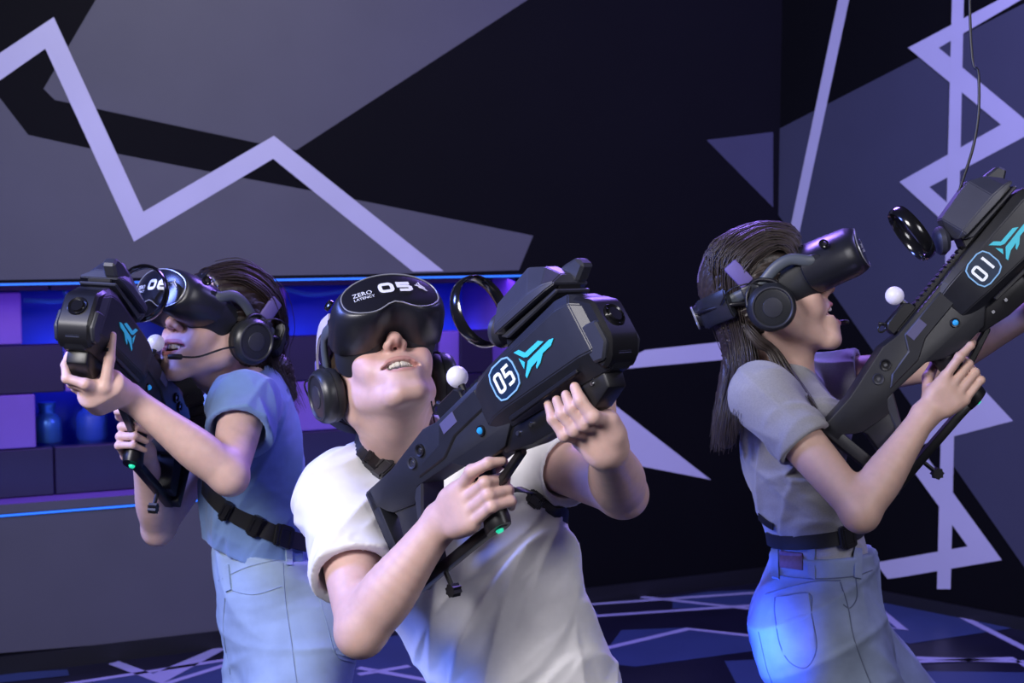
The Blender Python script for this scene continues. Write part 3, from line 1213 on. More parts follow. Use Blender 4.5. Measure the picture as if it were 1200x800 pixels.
    part('controller_face', lathe_bm([(0, 0.012), (0.012, 0.0115), (0.020, 0.009), (0.025, 0.004), (0.026, -0.004), (0.020, -0.012), (0, -0.014)], axis_matrix((168 * U_, 0, 42 * U_), (-0.75, 0, 0.66)), 24), M_cover)
    # marks on both flanks
    for s in (-1, 1):
        cx, cz = 168 * U_, -12 * U_
        f = -1 if s > 0 else 1

        def mp(u, v, h, cx=cx, cz=cz, s=s, f=f):
            return Vector((cx + f * u, s * (BW * 1.0 + 0.0006 + h), cz + v))

        def mp2(u, v, h, s=s):
            return Vector((ecx + u, s * (BW * 1.0 + 0.0006 + h), ecz + v))
        if s > 0:
            part('emblem', solid_from_2d(EMBC, mp2, 0, 0.001), M_cyanlogo)
            continue
        bad = part('badge', solid_from_2d([rrect(34 * U_, 32 * U_, 9 * U_, 2)], mp, 0, 0.0008), M_badge)
        p = rrect(36 * U_, 34 * U_, 10 * U_, 2)
        part('badge_outline', solid_from_2d(ribbon_poly(p + [p[0]], 0.0022), mp, 0, 0.0014), M_bluering, bad)
        for k, ch in enumerate(digits):
            off = (-7.2 if k == 0 else 7.2) * U_
            for path in digit_strokes(ch, 8.5 * U_, 17 * U_):
                part('digit', solid_from_2d(ribbon_poly([(q[0] + off, q[1]) for q in path], 0.0046), mp, 0.0008, 0.0008), M_whitedig, bad)
        part('emblem', solid_from_2d(EMBC, mp2, 0, 0.001), M_cyanlogo)
    return g


# ------------------------------------------------------------------ headset and headphones, in the head's own frame (x right, y forward, z up)
def bean(n=72):
    out = []
    for i in range(n):
        a = 2 * math.pi * i / n
        c, s = math.cos(a), math.sin(a)
        e = 2 / 2.5
        x = math.copysign(abs(c) ** e, c)
        z = math.copysign(abs(s) ** e, s)
        if z < 0:
            z += 0.42 * math.exp(-(x / 0.30) ** 2) * min(1, -z * 1.4)
        else:
            z *= 1 - 0.10 * x * x
        out.append((x, z))
    return out


HB = bean()
HA, HBh, HZ = 0.096, 0.0530, 0.022


def visor_pt(u, v, h):
    """point on the visor's front face: u right, v up from its centre, h out"""
    return Vector((u, 0.179 + h - 2.6 * u * u - 1.2 * v * v, HZ + v))


def loft(sts, cap0=True, cap1=True):
    bm = bmesh.new()
    rings = []
    for (y, sx, sz, wrap, dz) in sts:
        rings.append([bm.verts.new((x * HA * sx, y - wrap * (x * HA * sx) ** 2, HZ + dz + z * HBh * sz)) for x, z in HB])
    n = len(HB)
    for A, B in zip(rings[:-1], rings[1:]):
        for i in range(n):
            bm.faces.new([A[i], A[(i + 1) % n], B[(i + 1) % n], B[i]])
    if cap0:
        c = bm.verts.new(sum((v.co for v in rings[0]), Vector()) / n)
        for i in range(n):
            bm.faces.new([rings[0][(i + 1) % n], rings[0][i], c])
    if cap1:
        c = bm.verts.new(sum((v.co for v in rings[-1]), Vector()) / n)
        for i in range(n):
            bm.faces.new([rings[-1][i], rings[-1][(i + 1) % n], c])
    bmesh.ops.recalc_face_normals(bm, faces=list(bm.faces))
    return bm


def headset(pose, digits, label, top_strap_m, ext=0.0, side_strap=False):
    h = thing('vr_headset', label, 'headset', world_parts=False, group='black wearable visors')
    h.matrix_world = pose

    def part(name, bm_, m, parent=h, sm=35):
        o = obj(name, bm_, m, parent)
        smooth(o, sm)
        return o
    part('face_gasket', loft([(0.062, 0.76, 1.02, 6.0, -0.004), (0.064, 0.83, 1.10, 6.0, -0.004), (0.086, 0.87, 1.06, 4.6, -0.003), (0.104, 0.92, 1.0, 3.6, 0), (0.108, 0.90, 0.96, 3.4, 0)], cap0=False), M_gasket)
    part('visor_shell', loft([(0.100, 0.93, 0.97, 3.6, 0), (0.104, 0.985, 1.0, 3.4, 0), (0.132, 1.0, 1.0, 3.0, 0), (0.158 + ext, 0.985, 0.97, 2.8, 0), (0.170 + ext, 0.945, 0.90, 2.7, 0), (0.1762 + ext, 0.89, 0.83, 2.6, 0), (0.178 + ext, 0.84, 0.77, 2.6, 0)]), M_shell, sm=50)
    _vp = globals()['visor_pt']

    def visor_pt(u, v, hh):
        q = _vp(u, v, hh)
        q.y += ext
        return q
    # front panel: bean outline laid on the curved face
    pan = bmesh.new()
    rings = []
    for k, hh in ((0.0, 0.0016), (0.5, 0.0016), (0.82, 0.0016), (0.86, 0.0012), (0.87, -0.003)):
        rings.append([pan.verts.new(visor_pt(x * HA * k * 0.97, z * HBh * k * 0.92, hh)) for x, z in HB])
    n = len(HB)
    for A, B in zip(rings[1:-1], rings[2:]):
        for i in range(n):
            pan.faces.new([A[i], A[(i + 1) % n], B[(i + 1) % n], B[i]])
    c = pan.verts.new(visor_pt(0, 0, 0.0016))
    for i in range(n):
        pan.faces.new([rings[1][i], c, rings[1][(i + 1) % n]])
    for v in rings[0]:
        pan.verts.remove(v)
    bmesh.ops.recalc_face_normals(pan, faces=list(pan.faces))
    fp = part('front_panel', pan, M_panel, sm=60)
    tr = [visor_pt(x * HA * 0.86 * 0.97, z * HBh * 0.86 * 0.92, 0.0016) for x, z in HB]
    part('panel_trim', tube_bm(tr, 0.0011, 6, closed=True), M_trim, fp)

    def mp(u, v, hh):
        return visor_pt(-u, v, hh)         # seen from the front, text runs from the wearer's right to left
    for k, ch in enumerate(digits):
        off = 0.000 if k == 0 else 0.031
        for path in digit_strokes(ch, 0.0195, 0.0165):
            part('digit', solid_from_2d(ribbon_poly([(q[0] + off - 0.006, q[1] + 0.008) for q in path], 0.0062), mp, 0.0018, 0.0006), M_white, fp)
    part('lettering', solid_from_2d([[(q[0] - 0.046, q[1] + 0.0045) for q in pl] for pl in text_polys('ZERO', 0.0125)], mp, 0.0018, 0.0005), M_white, fp)
    part('lettering', solid_from_2d([[(q[0] - 0.045, q[1] - 0.005) for q in pl] for pl in text_polys('LATENCY', 0.0078)], mp, 0.0018, 0.0005), M_white, fp)
    ca, sa = math.cos(-0.75), math.sin(-0.75)
    part('emblem', solid_from_2d([[(0.20 * 0 + 0.0525 + 0.30 * (q[0] * ca - q[1] * sa), 0.010 + 0.30 * (q[0] * sa + q[1] * ca)) for q in pl] for pl in EMBC], mp, 0.0018, 0.0005), M_white, fp)
    # tracking cameras
    for sx in (-1, 1):
        for zz_, dirz in ((0.058, 0.35), (-0.002, -0.75)):
            x = sx * 0.081
            y = 0.150 - 2.9 * x * x
            Mx = axis_matrix((sx * 0.0915 if dirz > 0 else x * 0.86, y, zz_ - (0.010 if dirz < 0 else 0)), (sx * 0.8, 0.5, dirz))
            cam_ = part('camera_bezel', lathe_bm([(0.0045, 0.0012), (0.0075, 0.0018), (0.0095, 0.0008), (0.010, -0.004)], Mx, 18), M_gloss)
            part('camera_lens', lathe_bm([(0, 0.0012), (0.003, 0.0010), (0.0048, 0.0002), (0.0048, -0.002)], Mx, 14), M_cush, cam_)
    # side arms bend up over the ear and run to the back
    for sx in (-1, 1):
        pts = vsp([(sx * 0.086, 0.108, 0.036), (sx * 0.092, 0.090, 0.040), (sx * 0.093, 0.062, 0.055), (sx * 0.092, 0.030, 0.052), (sx * 0.089, -0.008, 0.034), (sx * 0.087, -0.045, 0.030), (sx * 0.072, -0.085, 0.028)], 5)
        ab = bmesh.new()
        rows = []
        for i, p in enumerate(pts):
            t = (pts[min(i + 1, len(pts) - 1)] - pts[max(i - 1, 0)]).normalized()
            nx = Vector((sx, 0, 0))
            nx = (nx - t * nx.dot(t)).normalized()
            nz = t.cross(nx)
            row = []
            for j in range(12):
                a = 2 * math.pi * j / 12
                row.append(ab.verts.new(p + nx * math.cos(a) * 0.0055 + nz * math.sin(a) * 0.0110))
            rows.append(row)
        for A, B in zip(rows[:-1], rows[1:]):
            for j in range(12):
                ab.faces.new([A[j], A[(j + 1) % 12], B[(j + 1) % 12], B[j]])
        ab.faces.new(rows[0])
        ab.faces.new(rows[-1][::-1])
        bmesh.ops.recalc_face_normals(ab, faces=list(ab.faces))
        part('side_arm', ab, M_armgrey, sm=60)
        part('arm_hinge', lathe_bm([(0, 0.009), (0.010, 0.0085), (0.012, 0.006), (0.012, 0)], axis_matrix((sx * 0.085, 0.104, 0.036), (sx, 0, 0)), 18), M_shell)
        part('ratchet_joint', box_bm((sx * 0.094, -0.030, 0.027), (0.007, 0.017, 0.015), 0.004, 2), M_cup)
        # short riser from the arm up to the top strap
        part('strap_riser', box_bm((sx * 0.090, -0.038, 0.068), (0.0045, 0.015, 0.026), 0.004, 2, Matrix.Rotation(0.35, 3, 'X')), M_strapv if sx < 2 else M_cup)
    if side_strap:
        for sx in (-1, 1):
            sp = vsp([(sx * 0.084, 0.092, 0.060), (sx * 0.093, 0.050, 0.078), (sx * 0.094, -0.010, 0.074), (sx * 0.086, -0.060, 0.056), (sx * 0.070, -0.095, 0.036)], 6)
            part('side_strap', strap_mesh(sp, [Vector((sx, 0, 0.25)).normalized()] * len(sp), 0.026, 0.004), top_strap_m)
    # rear battery cradle with its dial
    rb = bmesh.new()
    rows = []
    for i in range(13):
        a = math.radians(-62 + 124 * i / 12)
        rows.append([rb.verts.new(((0.092 + o_) * math.sin(a), -0.026 - (0.090 + o_) * math.cos(a), 0.024 + z_))
                     for o_, z_ in ((0, -0.026), (0.016, -0.030), (0.022, -0.018), (0.022, 0.018), (0.016, 0.030), (0, 0.026))])
    for A, B in zip(rows[:-1], rows[1:]):
        for j in range(6):
            rb.faces.new([A[j], A[(j + 1) % 6], B[(j + 1) % 6], B[j]])
    rb.faces.new(rows[0])
    rb.faces.new(rows[-1][::-1])
    bmesh.ops.recalc_face_normals(rb, faces=list(rb.faces))
    bmesh.ops.bevel(rb, geom=[e for e in rb.edges if e.calc_face_angle(0) > 0.5], offset=0.003, segments=2, affect='EDGES')
    part('rear_cradle', rb, M_cup, sm=50)
    Mx = axis_matrix((0, -0.134, 0.024), (0, -1, 0))
    part('dial', lathe_bm([(0, 0.012), (0.016, 0.012), (0.022, 0.010), (0.024, 0.004), (0.024, 0), (0.020, -0.004)], Mx, 24), M_shell)
    part('dial_ring', lathe_bm([(0.0215, 0.0105), (0.0225, 0.0125), (0.0240, 0.0115), (0.0240, 0.009)], Mx, 24), M_trim)
    # top strap over the crown
    sb = bmesh.new()
    rows = []
    K = 18
    for i in range(K + 1):
        t = i / K
        a = math.pi * (0.02 + 0.86 * t)
        y = 0.105 * math.cos(a) - 0.014
        z = 0.050 + 0.098 * math.sin(a)
        nrm = Vector((0, math.cos(a), math.sin(a)))
        for_ = [(-0.014, 0), (-0.014, 0.003), (0.014, 0.003), (0.014, 0)]
        rows.append([sb.verts.new(Vector((x_, y, z)) + nrm * o_) for x_, o_ in for_])
    for A, B in zip(rows[:-1], rows[1:]):
        for j in range(4):
            sb.faces.new([A[j], A[(j + 1) % 4], B[(j + 1) % 4], B[j]])
    bmesh.ops.recalc_face_normals(sb, faces=list(sb.faces))
    part('top_strap', sb, top_strap_m)
    return h


def headphones(pose, label, mic, hush=0.0):
    h = thing('headphones', label, 'headphones', world_parts=False, group='black over-ear headphones')
    h.matrix_world = pose

    def part(name, bm_, m, parent=h, sm=35):
        o = obj(name, bm_, m, parent)
        smooth(o, sm)
        return o
    for sx in (-1, 1):
        c = Vector((sx * 0.084, -0.008, -0.012))
        Mx = axis_matrix(c, (sx, 0.06, -0.10))
        part('ear_cushion', lathe_bm([(0.020, 0.002), (0.024, -0.003), (0.034, -0.004), (0.043, 0.001), (0.046, 0.008), (0.044, 0.015), (0.020, 0.015)], Mx, 36), M_cush, sm=60)
        cup = part('ear_cup', lathe_bm([(0.042, 0.012), (0.0455, 0.015), (0.0465, 0.024), (0.044, 0.031), (0.039, 0.036), (0.036, 0.0365), (0.0345, 0.0345), (0.029, 0.0355), (0, 0.036)], Mx, 40), M_cup, sm=28)
        part('cup_ring', lathe_bm([(0.0355, 0.0362), (0.037, 0.0374), (0.0390, 0.0370), (0.0400, 0.0352)], Mx, 40), M_gun2, cup)
        part('cup_cap', lathe_bm([(0, 0.0380), (0.013, 0.0378), (0.0185, 0.0370), (0.0195, 0.0350)], Mx, 30), M_gun2, cup)
        # yoke from the cup up to the strap
        yb = bmesh.new()
        add_tube(yb, vsp([c + Vector((sx * 0.020, 0.034, 0.024)), c + Vector((sx * 0.017, 0.022, 0.044)), c + Vector((sx * 0.012, -0.006, 0.056)), c + Vector((sx * 0.017, -0.030, 0.040)), c + Vector((sx * 0.020, -0.040, 0.016))], 5), 0.0036, 8)
        part('yoke', yb, M_blk, sm=60)
        cb = bmesh.new()
        add_tube(cb, vsp([c + Vector((sx * 0.030, 0.002, 0.042)), c + Vector((sx * 0.040, -0.024, 0.056)), c + Vector((sx * 0.030, -0.060, 0.058)), c + Vector((sx * 0.012, -0.085, 0.040))], 6), 0.0016, 6)
        part('cable', cb, M_blk, sm=60)
    bb = bmesh.new()
    add_tube(bb, vsp([(0.094, -0.040, 0.010), (0.092, -0.080, 0.022), (0.055, -0.126, 0.030), (0, -0.140, 0.032), (-0.055, -0.126, 0.030), (-0.092, -0.080, 0.022), (-0.094, -0.040, 0.010)], 6), 0.0042, 8)
    part('neckband', bb, M_blk, sm=60)
    if mic:
        sx = -1
        mb = bmesh.new()
        pts = vsp([(sx * 0.104, 0.016, -0.034), (sx * 0.100, 0.050, -0.052), (sx * 0.082, 0.088, -0.084), (sx * 0.060, 0.112, -0.094)], 6)
        add_tube(mb, pts, 0.0020, 8)
        boom = part('microphone_boom', mb, M_blk, sm=60)
        e = pts[-1]
        d = (pts[-1] - pts[-2]).normalized()
        part('microphone_tip', tube_bm([e - d * 0.004, e - d * 0.002, e + d * 0.012, e + d * 0.022, e + d * 0.024], [0.003, 0.0055, 0.0058, 0.0052, 0.003], 10), M_cush, boom, sm=60)
    return h

# ================================================================== PEOPLE
RES_BODY = 0.0024
RES_CLOTH = 0.0036


def pose_from(f, up, origin):
    f = Vector(f).normalized()
    up = Vector(up)
    up = (up - f * up.dot(f)).normalized()
    left = up.cross(f)
    M = Matrix((f, left, up)).transposed().to_4x4()
    M.translation = origin
    return M


def head_pose(center, yaw, pitch, roll, scale=1.0):
    y, p, r = map(math.radians, (yaw, pitch, roll))
    f = CV(math.sin(y) * math.cos(p), math.sin(p), -math.cos(y) * math.cos(p)).normalized()
    rt = CV(-math.cos(y), 0, -math.sin(y)).normalized()
    up = rt.cross(f).normalized()
    R = Matrix.Rotation(r, 3, f)
    rt = R @ rt
    up = R @ up
    M = Matrix((rt, f, up)).transposed().to_4x4()
    M.translation = center
    return M @ Matrix.Diagonal((scale, scale, scale, 1))


def np3(v):
    return np.array(tuple(v), np.float32)


def rot_np(M):
    m = np.array([[M[i][j] for j in range(3)] for i in range(3)], np.float32)
    return m / np.linalg.norm(m, axis=0)


def build_head(F, M, mouth_h, jaw_drop=0.0, fem=0.0, w=0.027, smile=1.0, lift=0.006, mf=0.0, jaw=1.0, mz=-0.068):
    s = M.to_scale().x
    R = rot_np(M)

    def L(x, y, z):
        return np3(M @ Vector((x, y, z)))
    jd = jaw_drop
    F.ell(L(0, -0.012, 0.048), R, np.array((0.076, 0.097, 0.084)) * s, 0)
    F.ell(L(0, 0.028, 0.022), R, np.array((0.067, 0.070, 0.082)) * s, 0.02 * s)
    F.ell(L(0, 0.040, -0.045 - jd * 0.5), R, np.array((0.056 - 0.003 * fem, 0.057, 0.056)) * s, 0.02 * s)
    F.ell(L(0, 0.012, -0.026), R, np.array((0.0665 * jaw, 0.056, 0.062)) * s, 0.02 * s)
    for sx in (-1, 1):
        F.cone(L(sx * 0.058 * jaw, 0.012, 0.000), L(sx * 0.053 * jaw, 0.020, -0.056 - jd * 0.5), 0.017 * s, 0.018 * s, 0.02 * s)
        F.cone(L(sx * 0.060 * jaw, 0.002, -0.040), L(sx * (0.024 - 0.004 * fem), 0.070, -0.097 - jd), 0.017 * s, 0.016 * s, 0.022 * s)
        F.ell(L(sx * 0.043, 0.066, -0.028), R, np.array((0.024, 0.026, 0.023)) * s, 0.018 * s)
        F.ell(L(sx * 0.040, 0.070 + 0.002 * smile, -0.050), R, np.array((0.017, 0.019, 0.018)) * s * (0.8 + 0.2 * smile), 0.022 * s)
        F.cone(L(sx * 0.012, 0.094, 0.034), L(sx * 0.046, 0.078, 0.034), 0.010 * s, 0.008 * s, 0.016 * s)
        F.ell(L(sx * 0.032, 0.093, 0.020), R, np.array((0.017, 0.012, 0.012)) * s, 0.006 * s, 'sub')
        F.ell(L(sx * 0.032, 0.079, 0.019), R, np.array((0.0125, 0.0125, 0.0125)) * s, 0.003 * s)
        # ear
        F.ell(L(sx * 0.079, -0.010, 0.004), R, np.array((0.007, 0.018, 0.031)) * s, 0.006 * s)
    F.cone(L(0.012, 0.082, -0.104 - jd), L(-0.012, 0.082, -0.104 - jd), 0.0165 * s, 0.0165 * s, 0.018 * s)
    # nose
    F.cone(L(0, 0.093, 0.028), L(0, 0.113, -0.018), 0.0085 * s, 0.0098 * s, 0.012 * s)
    F.ell(L(0, 0.1155, -0.024), R, np.array((0.0115, 0.0115, 0.0105)) * s, 0.008 * s)
    for sx in (-1, 1):
        F.ell(L(sx * 0.0125, 0.1055, -0.0285), R, np.array((0.0078, 0.0105, 0.0075)) * s, 0.006 * s)
    for sx in (-1, 1):
        F.ell(L(sx * 0.0068, 0.1075, -0.0365), R, np.array((0.0036, 0.0056, 0.0050)) * s, 0.002 * s, 'sub')
    # philtrum, lips and the open mouth
    zm = mz - jd * 0.35
    h = mouth_h
    F.ell(L(0, 0.082 + mf, zm), R, np.array((0.034, 0.021, 0.026 + h * 0.5)) * s, 0.014 * s)

    def lip(zc, top):
        pts, rs = [], []
        for k in range(9):
            t = -1 + k / 4
            x = t * w
            y = 0.1000 + mf - 0.018 * t * t
            zz_ = zc + (h * 0.5 + 0.003) * (1 - t ** 4) * (1 if top else -1) + lift * t * t
            pts.append(L(x, y, zz_))
            rs.append((0.0040 if not top else 0.0032) * (0.75 + 0.25 * fem) * (1 - 0.45 * t * t) * s)
        return pts, rs
    for k in range(7):
        t = -0.9 + 0.3 * k
        F.ell(L(t * w, 0.094 + mf - 0.018 * t * t, zm + lift * t * t), R, np.array((0.0080, 0.028, max(0.0022, h * 0.5 * (1.04 - t ** 4)))) * s, 0.002 * s, 'sub')
    for top in (True, False):
        pts, rs = lip(zm, top)
        F.tube(pts, rs, 0.004 * s, sub=2)

    def tint(V, base, lipc, cheek, inner):
        q = np.array([[*r] for r in M.inverted()], np.float32)
        P_ = V.astype(np.float32) @ q[:3, :3].T + q[:3, 3]
        col = np.tile(np.array(base, np.float32), (len(V), 1))
        head = (np.linalg.norm(P_ - np.array((0, 0.02, 0)), axis=1) < 0.19)
        x, y, z = P_[:, 0], P_[:, 1], P_[:, 2]
        t = np.clip(x / w, -1.3, 1.3)

        def mixin(wt, c):
            wt = np.clip(wt, 0, 1)[:, None] * head[:, None]
            return col * (1 - wt) + np.array(c, np.float32) * wt
        # cheeks and nose a little redder
        g = np.exp(-(((np.abs(x) - 0.042) / 0.022) ** 2 + ((z + 0.03) / 0.022) ** 2)) * (y > 0.02) * 0.55 + np.exp(-((x / 0.016) ** 2 + ((z + 0.026) / 0.016) ** 2)) * (y > 0.09) * 0.5
        col = mixin(g, cheek)
        # lips: two arcs
        best = np.full(len(V), 9.0, np.float32)
        for top in (1, -1):
            zc = zm + (h * 0.5 + 0.003) * (1 - np.minimum(t * t, 1) ** 2) * top + lift * t * t
            best = np.minimum(best, np.abs(z - zc))
        near = (y > 0.07) & (np.abs(x) < w * 1.06)
        col = mixin(np.clip((0.0050 + 0.0010 * fem - best) / 0.002, 0, 1) * near, lipc)
        ins = near & (np.abs(z - zm - lift * t * t) < (h * 0.5) * (1 - t ** 4)) & (y < 0.097 + mf - 0.018 * t * t)
        col = mixin(ins.astype(np.float32), inner)
        nos = np.exp(-(((np.abs(x) - 0.0068) / 0.004) ** 2 + ((z + 0.034) / 0.004) ** 2)) * (y > 0.095)
        col = mixin(nos * 0.8, (0.12, 0.03, 0.025))
        return col
    return tint, zm


def teeth_mesh(M, zm, h, lower=True, mf=0.0):
    bm = bmesh.new()
    rows = [(1, zm + h * 0.5 - 0.0015, 0.0105)]
    if lower:
        rows.append((-1, zm - h * 0.5 + 0.0005, 0.008))
    for sg, z0, ht in rows:
        xs = [-0.0195, -0.0145, -0.0100, -0.0045, 0.0045, 0.0100, 0.0145, 0.0195]
        ws = [0.0024, 0.0028, 0.0030, 0.0042, 0.0042, 0.0030, 0.0028, 0.0024]
        if sg < 0:
            xs = [-0.0165, -0.0120, -0.0078, -0.0027, 0.0027, 0.0078, 0.0120, 0.0165]
            ws = [0.0024, 0.0025, 0.0025, 0.0026, 0.0026, 0.0025, 0.0025, 0.0024]
        for x, w_ in zip(xs, ws):
            y = 0.0925 + mf - 24 * x * x
            ang = math.atan(52 * x)
            Rm = Matrix.Rotation(-ang, 3, 'Z')
            t = bmesh.new()
            add_box(t, (0, 0, 0), (w_, 0.0035, ht * 0.5))
            bmesh.ops.bevel(t, geom=list(t.edges), offset=0.0012, segments=2, affect='EDGES')
            for v in t.verts:
                v.co = M @ (Rm @ v.co + Vector((x, y, z0 - sg * (ht * 0.5 - 0.003) + (0.0035 * (x / 0.02) ** 2))))
            tmp = bpy.data.meshes.new('t')
            t.to_mesh(tmp)
            t.free()
            bm.from_mesh(tmp)
            bpy.data.meshes.remove(tmp)
    return bm


def hand_common(F, W, mcp, chains, thumb, sc, elbow):
    """palm from wrist to knuckles, four jointed fingers, thumb off the side"""
    W = Vector(W)
    across = (mcp[0] - mcp[3])
    across = across.normalized()
    fwd = (sum(mcp, Vector()) / 4 - W).normalized()
    nrm = across.cross(fwd)
    arm = (W - elbow).normalized()
    for i, m in enumerate(mcp):
        wi = W + across * (0.0085 - 0.0057 * i) * sc
        F.cone(wi, m, 0.0165 * sc, 0.0112 * sc, 0.012 * sc)
    mid = W * 0.36 + (sum(mcp, Vector()) / 4) * 0.64
    Rp = np.array([tuple(across), tuple(nrm.cross(across)), tuple(nrm)], np.float32).T
    F.rbox(mid, Rp, np.array((0.033, 0.021, 0.0130)) * sc, 0.0125 * sc, 0.020 * sc)
    for i, ch in enumerate(chains):
        rr = [0.0100, 0.0090, 0.0080, 0.0064]
        if i == 3:
            rr = [0.0088, 0.0078, 0.0070, 0.0056]
        pts = [mcp[i]] + ch
        for j in range(3):
            F.cone(pts[j], pts[j + 1], rr[j] * sc, rr[j + 1] * sc, 0.0042 * sc)
        # knuckle bumps
        F.ell(pts[1], np.eye(3), np.array((0.0094,) * 3) * sc * (0.88 if i == 3 else 1), 0.003)
    rt = [0.0150, 0.0120, 0.0102, 0.0074]
    for j in range(len(thumb) - 1):
        F.cone(thumb[j], thumb[j + 1], rt[j] * sc, rt[j + 1] * sc, 0.010 * sc if j == 0 else 0.004 * sc)


def grip_hand(F, G, sc, elbow, trigger=True, spread=1.0):
    """right hand round the pistol grip, in the blaster's frame"""
    def g(s, y, t):
        return G @ Vector((s * U_, y, t * U_))
    hs = [-60, -72.5, -84.5, -95.5]
    mcp, chains = [], []
    for i, t in enumerate(hs):
        c = 66 + (t + 40) * 0.225
        fr = 0.0095 * sc
        rx, ry = 15 * U_ + fr, 0.0178 + fr

        def at(deg, extra=0.0, c=c, t=t, rx=rx, ry=ry):
            a = math.radians(deg)
            return g(c + (rx + extra) / U_ * math.cos(a), -(ry + extra) * math.sin(a), t)
        mcp.append(at(128, 0.006))
        if i == 0 and trigger:
            chains.append([g(72, -0.034, -57), g(92, -0.026, -60), g(99, -0.008, -63)])
        else:
            chains.append([at(48, 0.004), at(-18, 0.001), at(-72, 0.0)])
    W = g(-4, -0.022, -68 - 3)
    thumb = [g(18, -0.012, -62), g(36, 0.016, -52), g(56, 0.0300, -50), g(74, 0.0300, -53)]
    hand_common(F, W, mcp, chains, thumb, sc, elbow)
    return W


def fore_hand(F, G, sc, wrist, elbow, s0=232, step=13.0, thumb_up=0.0, tip=-28):
    """left hand cupping the fore-end from below, fingertips up the right flank, thumb on the left"""
    def g(s, y, t):
        return G @ Vector((s * U_, y, t * U_))
    mcp, chains = [], []
    for i in range(4):
        s = s0 - step * i
        fr = 0.0095 * sc
        ct = -72 - (s - 200) * 0.08
        ry, rz = 0.0200 + fr, 15 * U_ + fr

        def at(deg, extra=0.0, s=s, ct=ct, ry=ry, rz=rz, ds=0):
            a = math.radians(deg)
            return g(s + ds, -(ry + extra) * math.cos(a), ct - (rz + extra) / U_ * math.sin(a))
        k = [0, 2, 0, -4][i]
        mcp.append(at(112 - k, 0.004, ds=-4))
        chains.append([at(52 + k, 0.004, ds=0), at(6 + k, 0.001, ds=1), at(tip + k * 2, 0.004, ds=2)])
    W = Vector(wrist)
    th0 = W.lerp(mcp[0], 0.35)
    thumb = [th0, g(s0 - 20, 0.036, -92), g(s0 - 6, 0.040, -70 + thumb_up * 0.5), g(s0 + 4, 0.041, -52 + thumb_up)]
    hand_common(F, W, mcp, chains, thumb, sc, elbow)
    return W


def arm_field(F, S, E, W, k, bulge=None):
    S, E, W = Vector(S), Vector(E), Vector(W)
    u = (E - S)
    f = (W - E)
    F.tube([S, S + u * 0.35, S + u * 0.75, E], [0.050 * k, 0.047 * k, 0.041 * k, 0.0365 * k], 0.010)
    F.tube([E, E + f * 0.14, E + f * 0.34, E + f * 0.66, W - f * 0.02], [0.0365 * k, 0.0405 * k, 0.0420 * k, 0.0330 * k, 0.0262 * k], 0.016)
    out = (u.normalized() - f.normalized()).normalized()
    F.ell(E + out * 0.012 * k, np.eye(3), np.array((0.030, 0.030, 0.030)) * k, 0.018)


def ik(a, b, l1, l2, bend):
    a, b, bend = Vector(a), Vector(b), Vector(bend)
    d = b - a
    L = min(d.length, (l1 + l2) * 0.999)
    t = d.normalized()
    x = (l1 * l1 - l2 * l2 + L * L) / (2 * L)
    h = math.sqrt(max(0, l1 * l1 - x * x))
    n = (bend - t * bend.dot(t)).normalized()
    return a + t * x + n * h


def folds(seed, amp, n=5, direction=None, freq=(28, 60), center=None, rad=None):
    """soft directional cloth folds as a small displacement of the surface"""
    rnd = np.random.RandomState(seed)
    ks = []
    for i in range(n):
        v = rnd.normal(size=3)
        if direction is not None:
            d = np.asarray(tuple(direction), float)
            d /= np.linalg.norm(d)
            v = v - d * (v @ d) * 0.88
        v /= np.linalg.norm(v)
        w = rnd.normal(size=3)
        w /= np.linalg.norm(w)
        ks.append((v * rnd.uniform(*freq), w * rnd.uniform(9, 18), rnd.uniform(0, 6.28), rnd.uniform(0, 6.28), rnd.uniform(0.6, 1)))

    def fn(p):
        s = np.zeros(len(p), np.float32)
        for v, w, a, b, m in ks:
            ph = p @ v.astype(np.float32) + a + 1.9 * np.sin(p @ w.astype(np.float32) + b)
            gate = 0.5 + 0.5 * np.sin(p @ (w[[1, 2, 0]] * 0.9).astype(np.float32) + a)
            s = np.maximum(s, m * gate * (1 - np.abs(np.sin(ph * 0.5))) ** 2)
        s = (s - 0.3) * (-amp)
        if center is not None:
            q = np.linalg.norm(p - np3(center), axis=1) / rad
            s = s * np.clip(1.5 - q * 1.3, 0, 1)
        return s
    if center is None:
        return fn, None, None
    return fn, np3(center) - rad * 1.2, np3(center) + rad * 1.2


SKIN = {}


def skin_mat(name):
    return mat(name, (0.6, 0.4, 0.33), 0.48, noise=0.07, nscale=55, bump=0.10, bscale=420, bdist=0.0008, sss=0.12, attr='tint', spec=0.4)


def leg_field(F, hip, knee, ankle, r0, r1, r2, r3, k=0.03):
    hip, knee, ankle = Vector(hip), Vector(knee), Vector(ankle)
    F.tube([hip, hip.lerp(knee, 0.5), knee, knee.lerp(ankle, 0.35), ankle], [r0, (r0 + r1) / 2, r1, r2, r3], k)


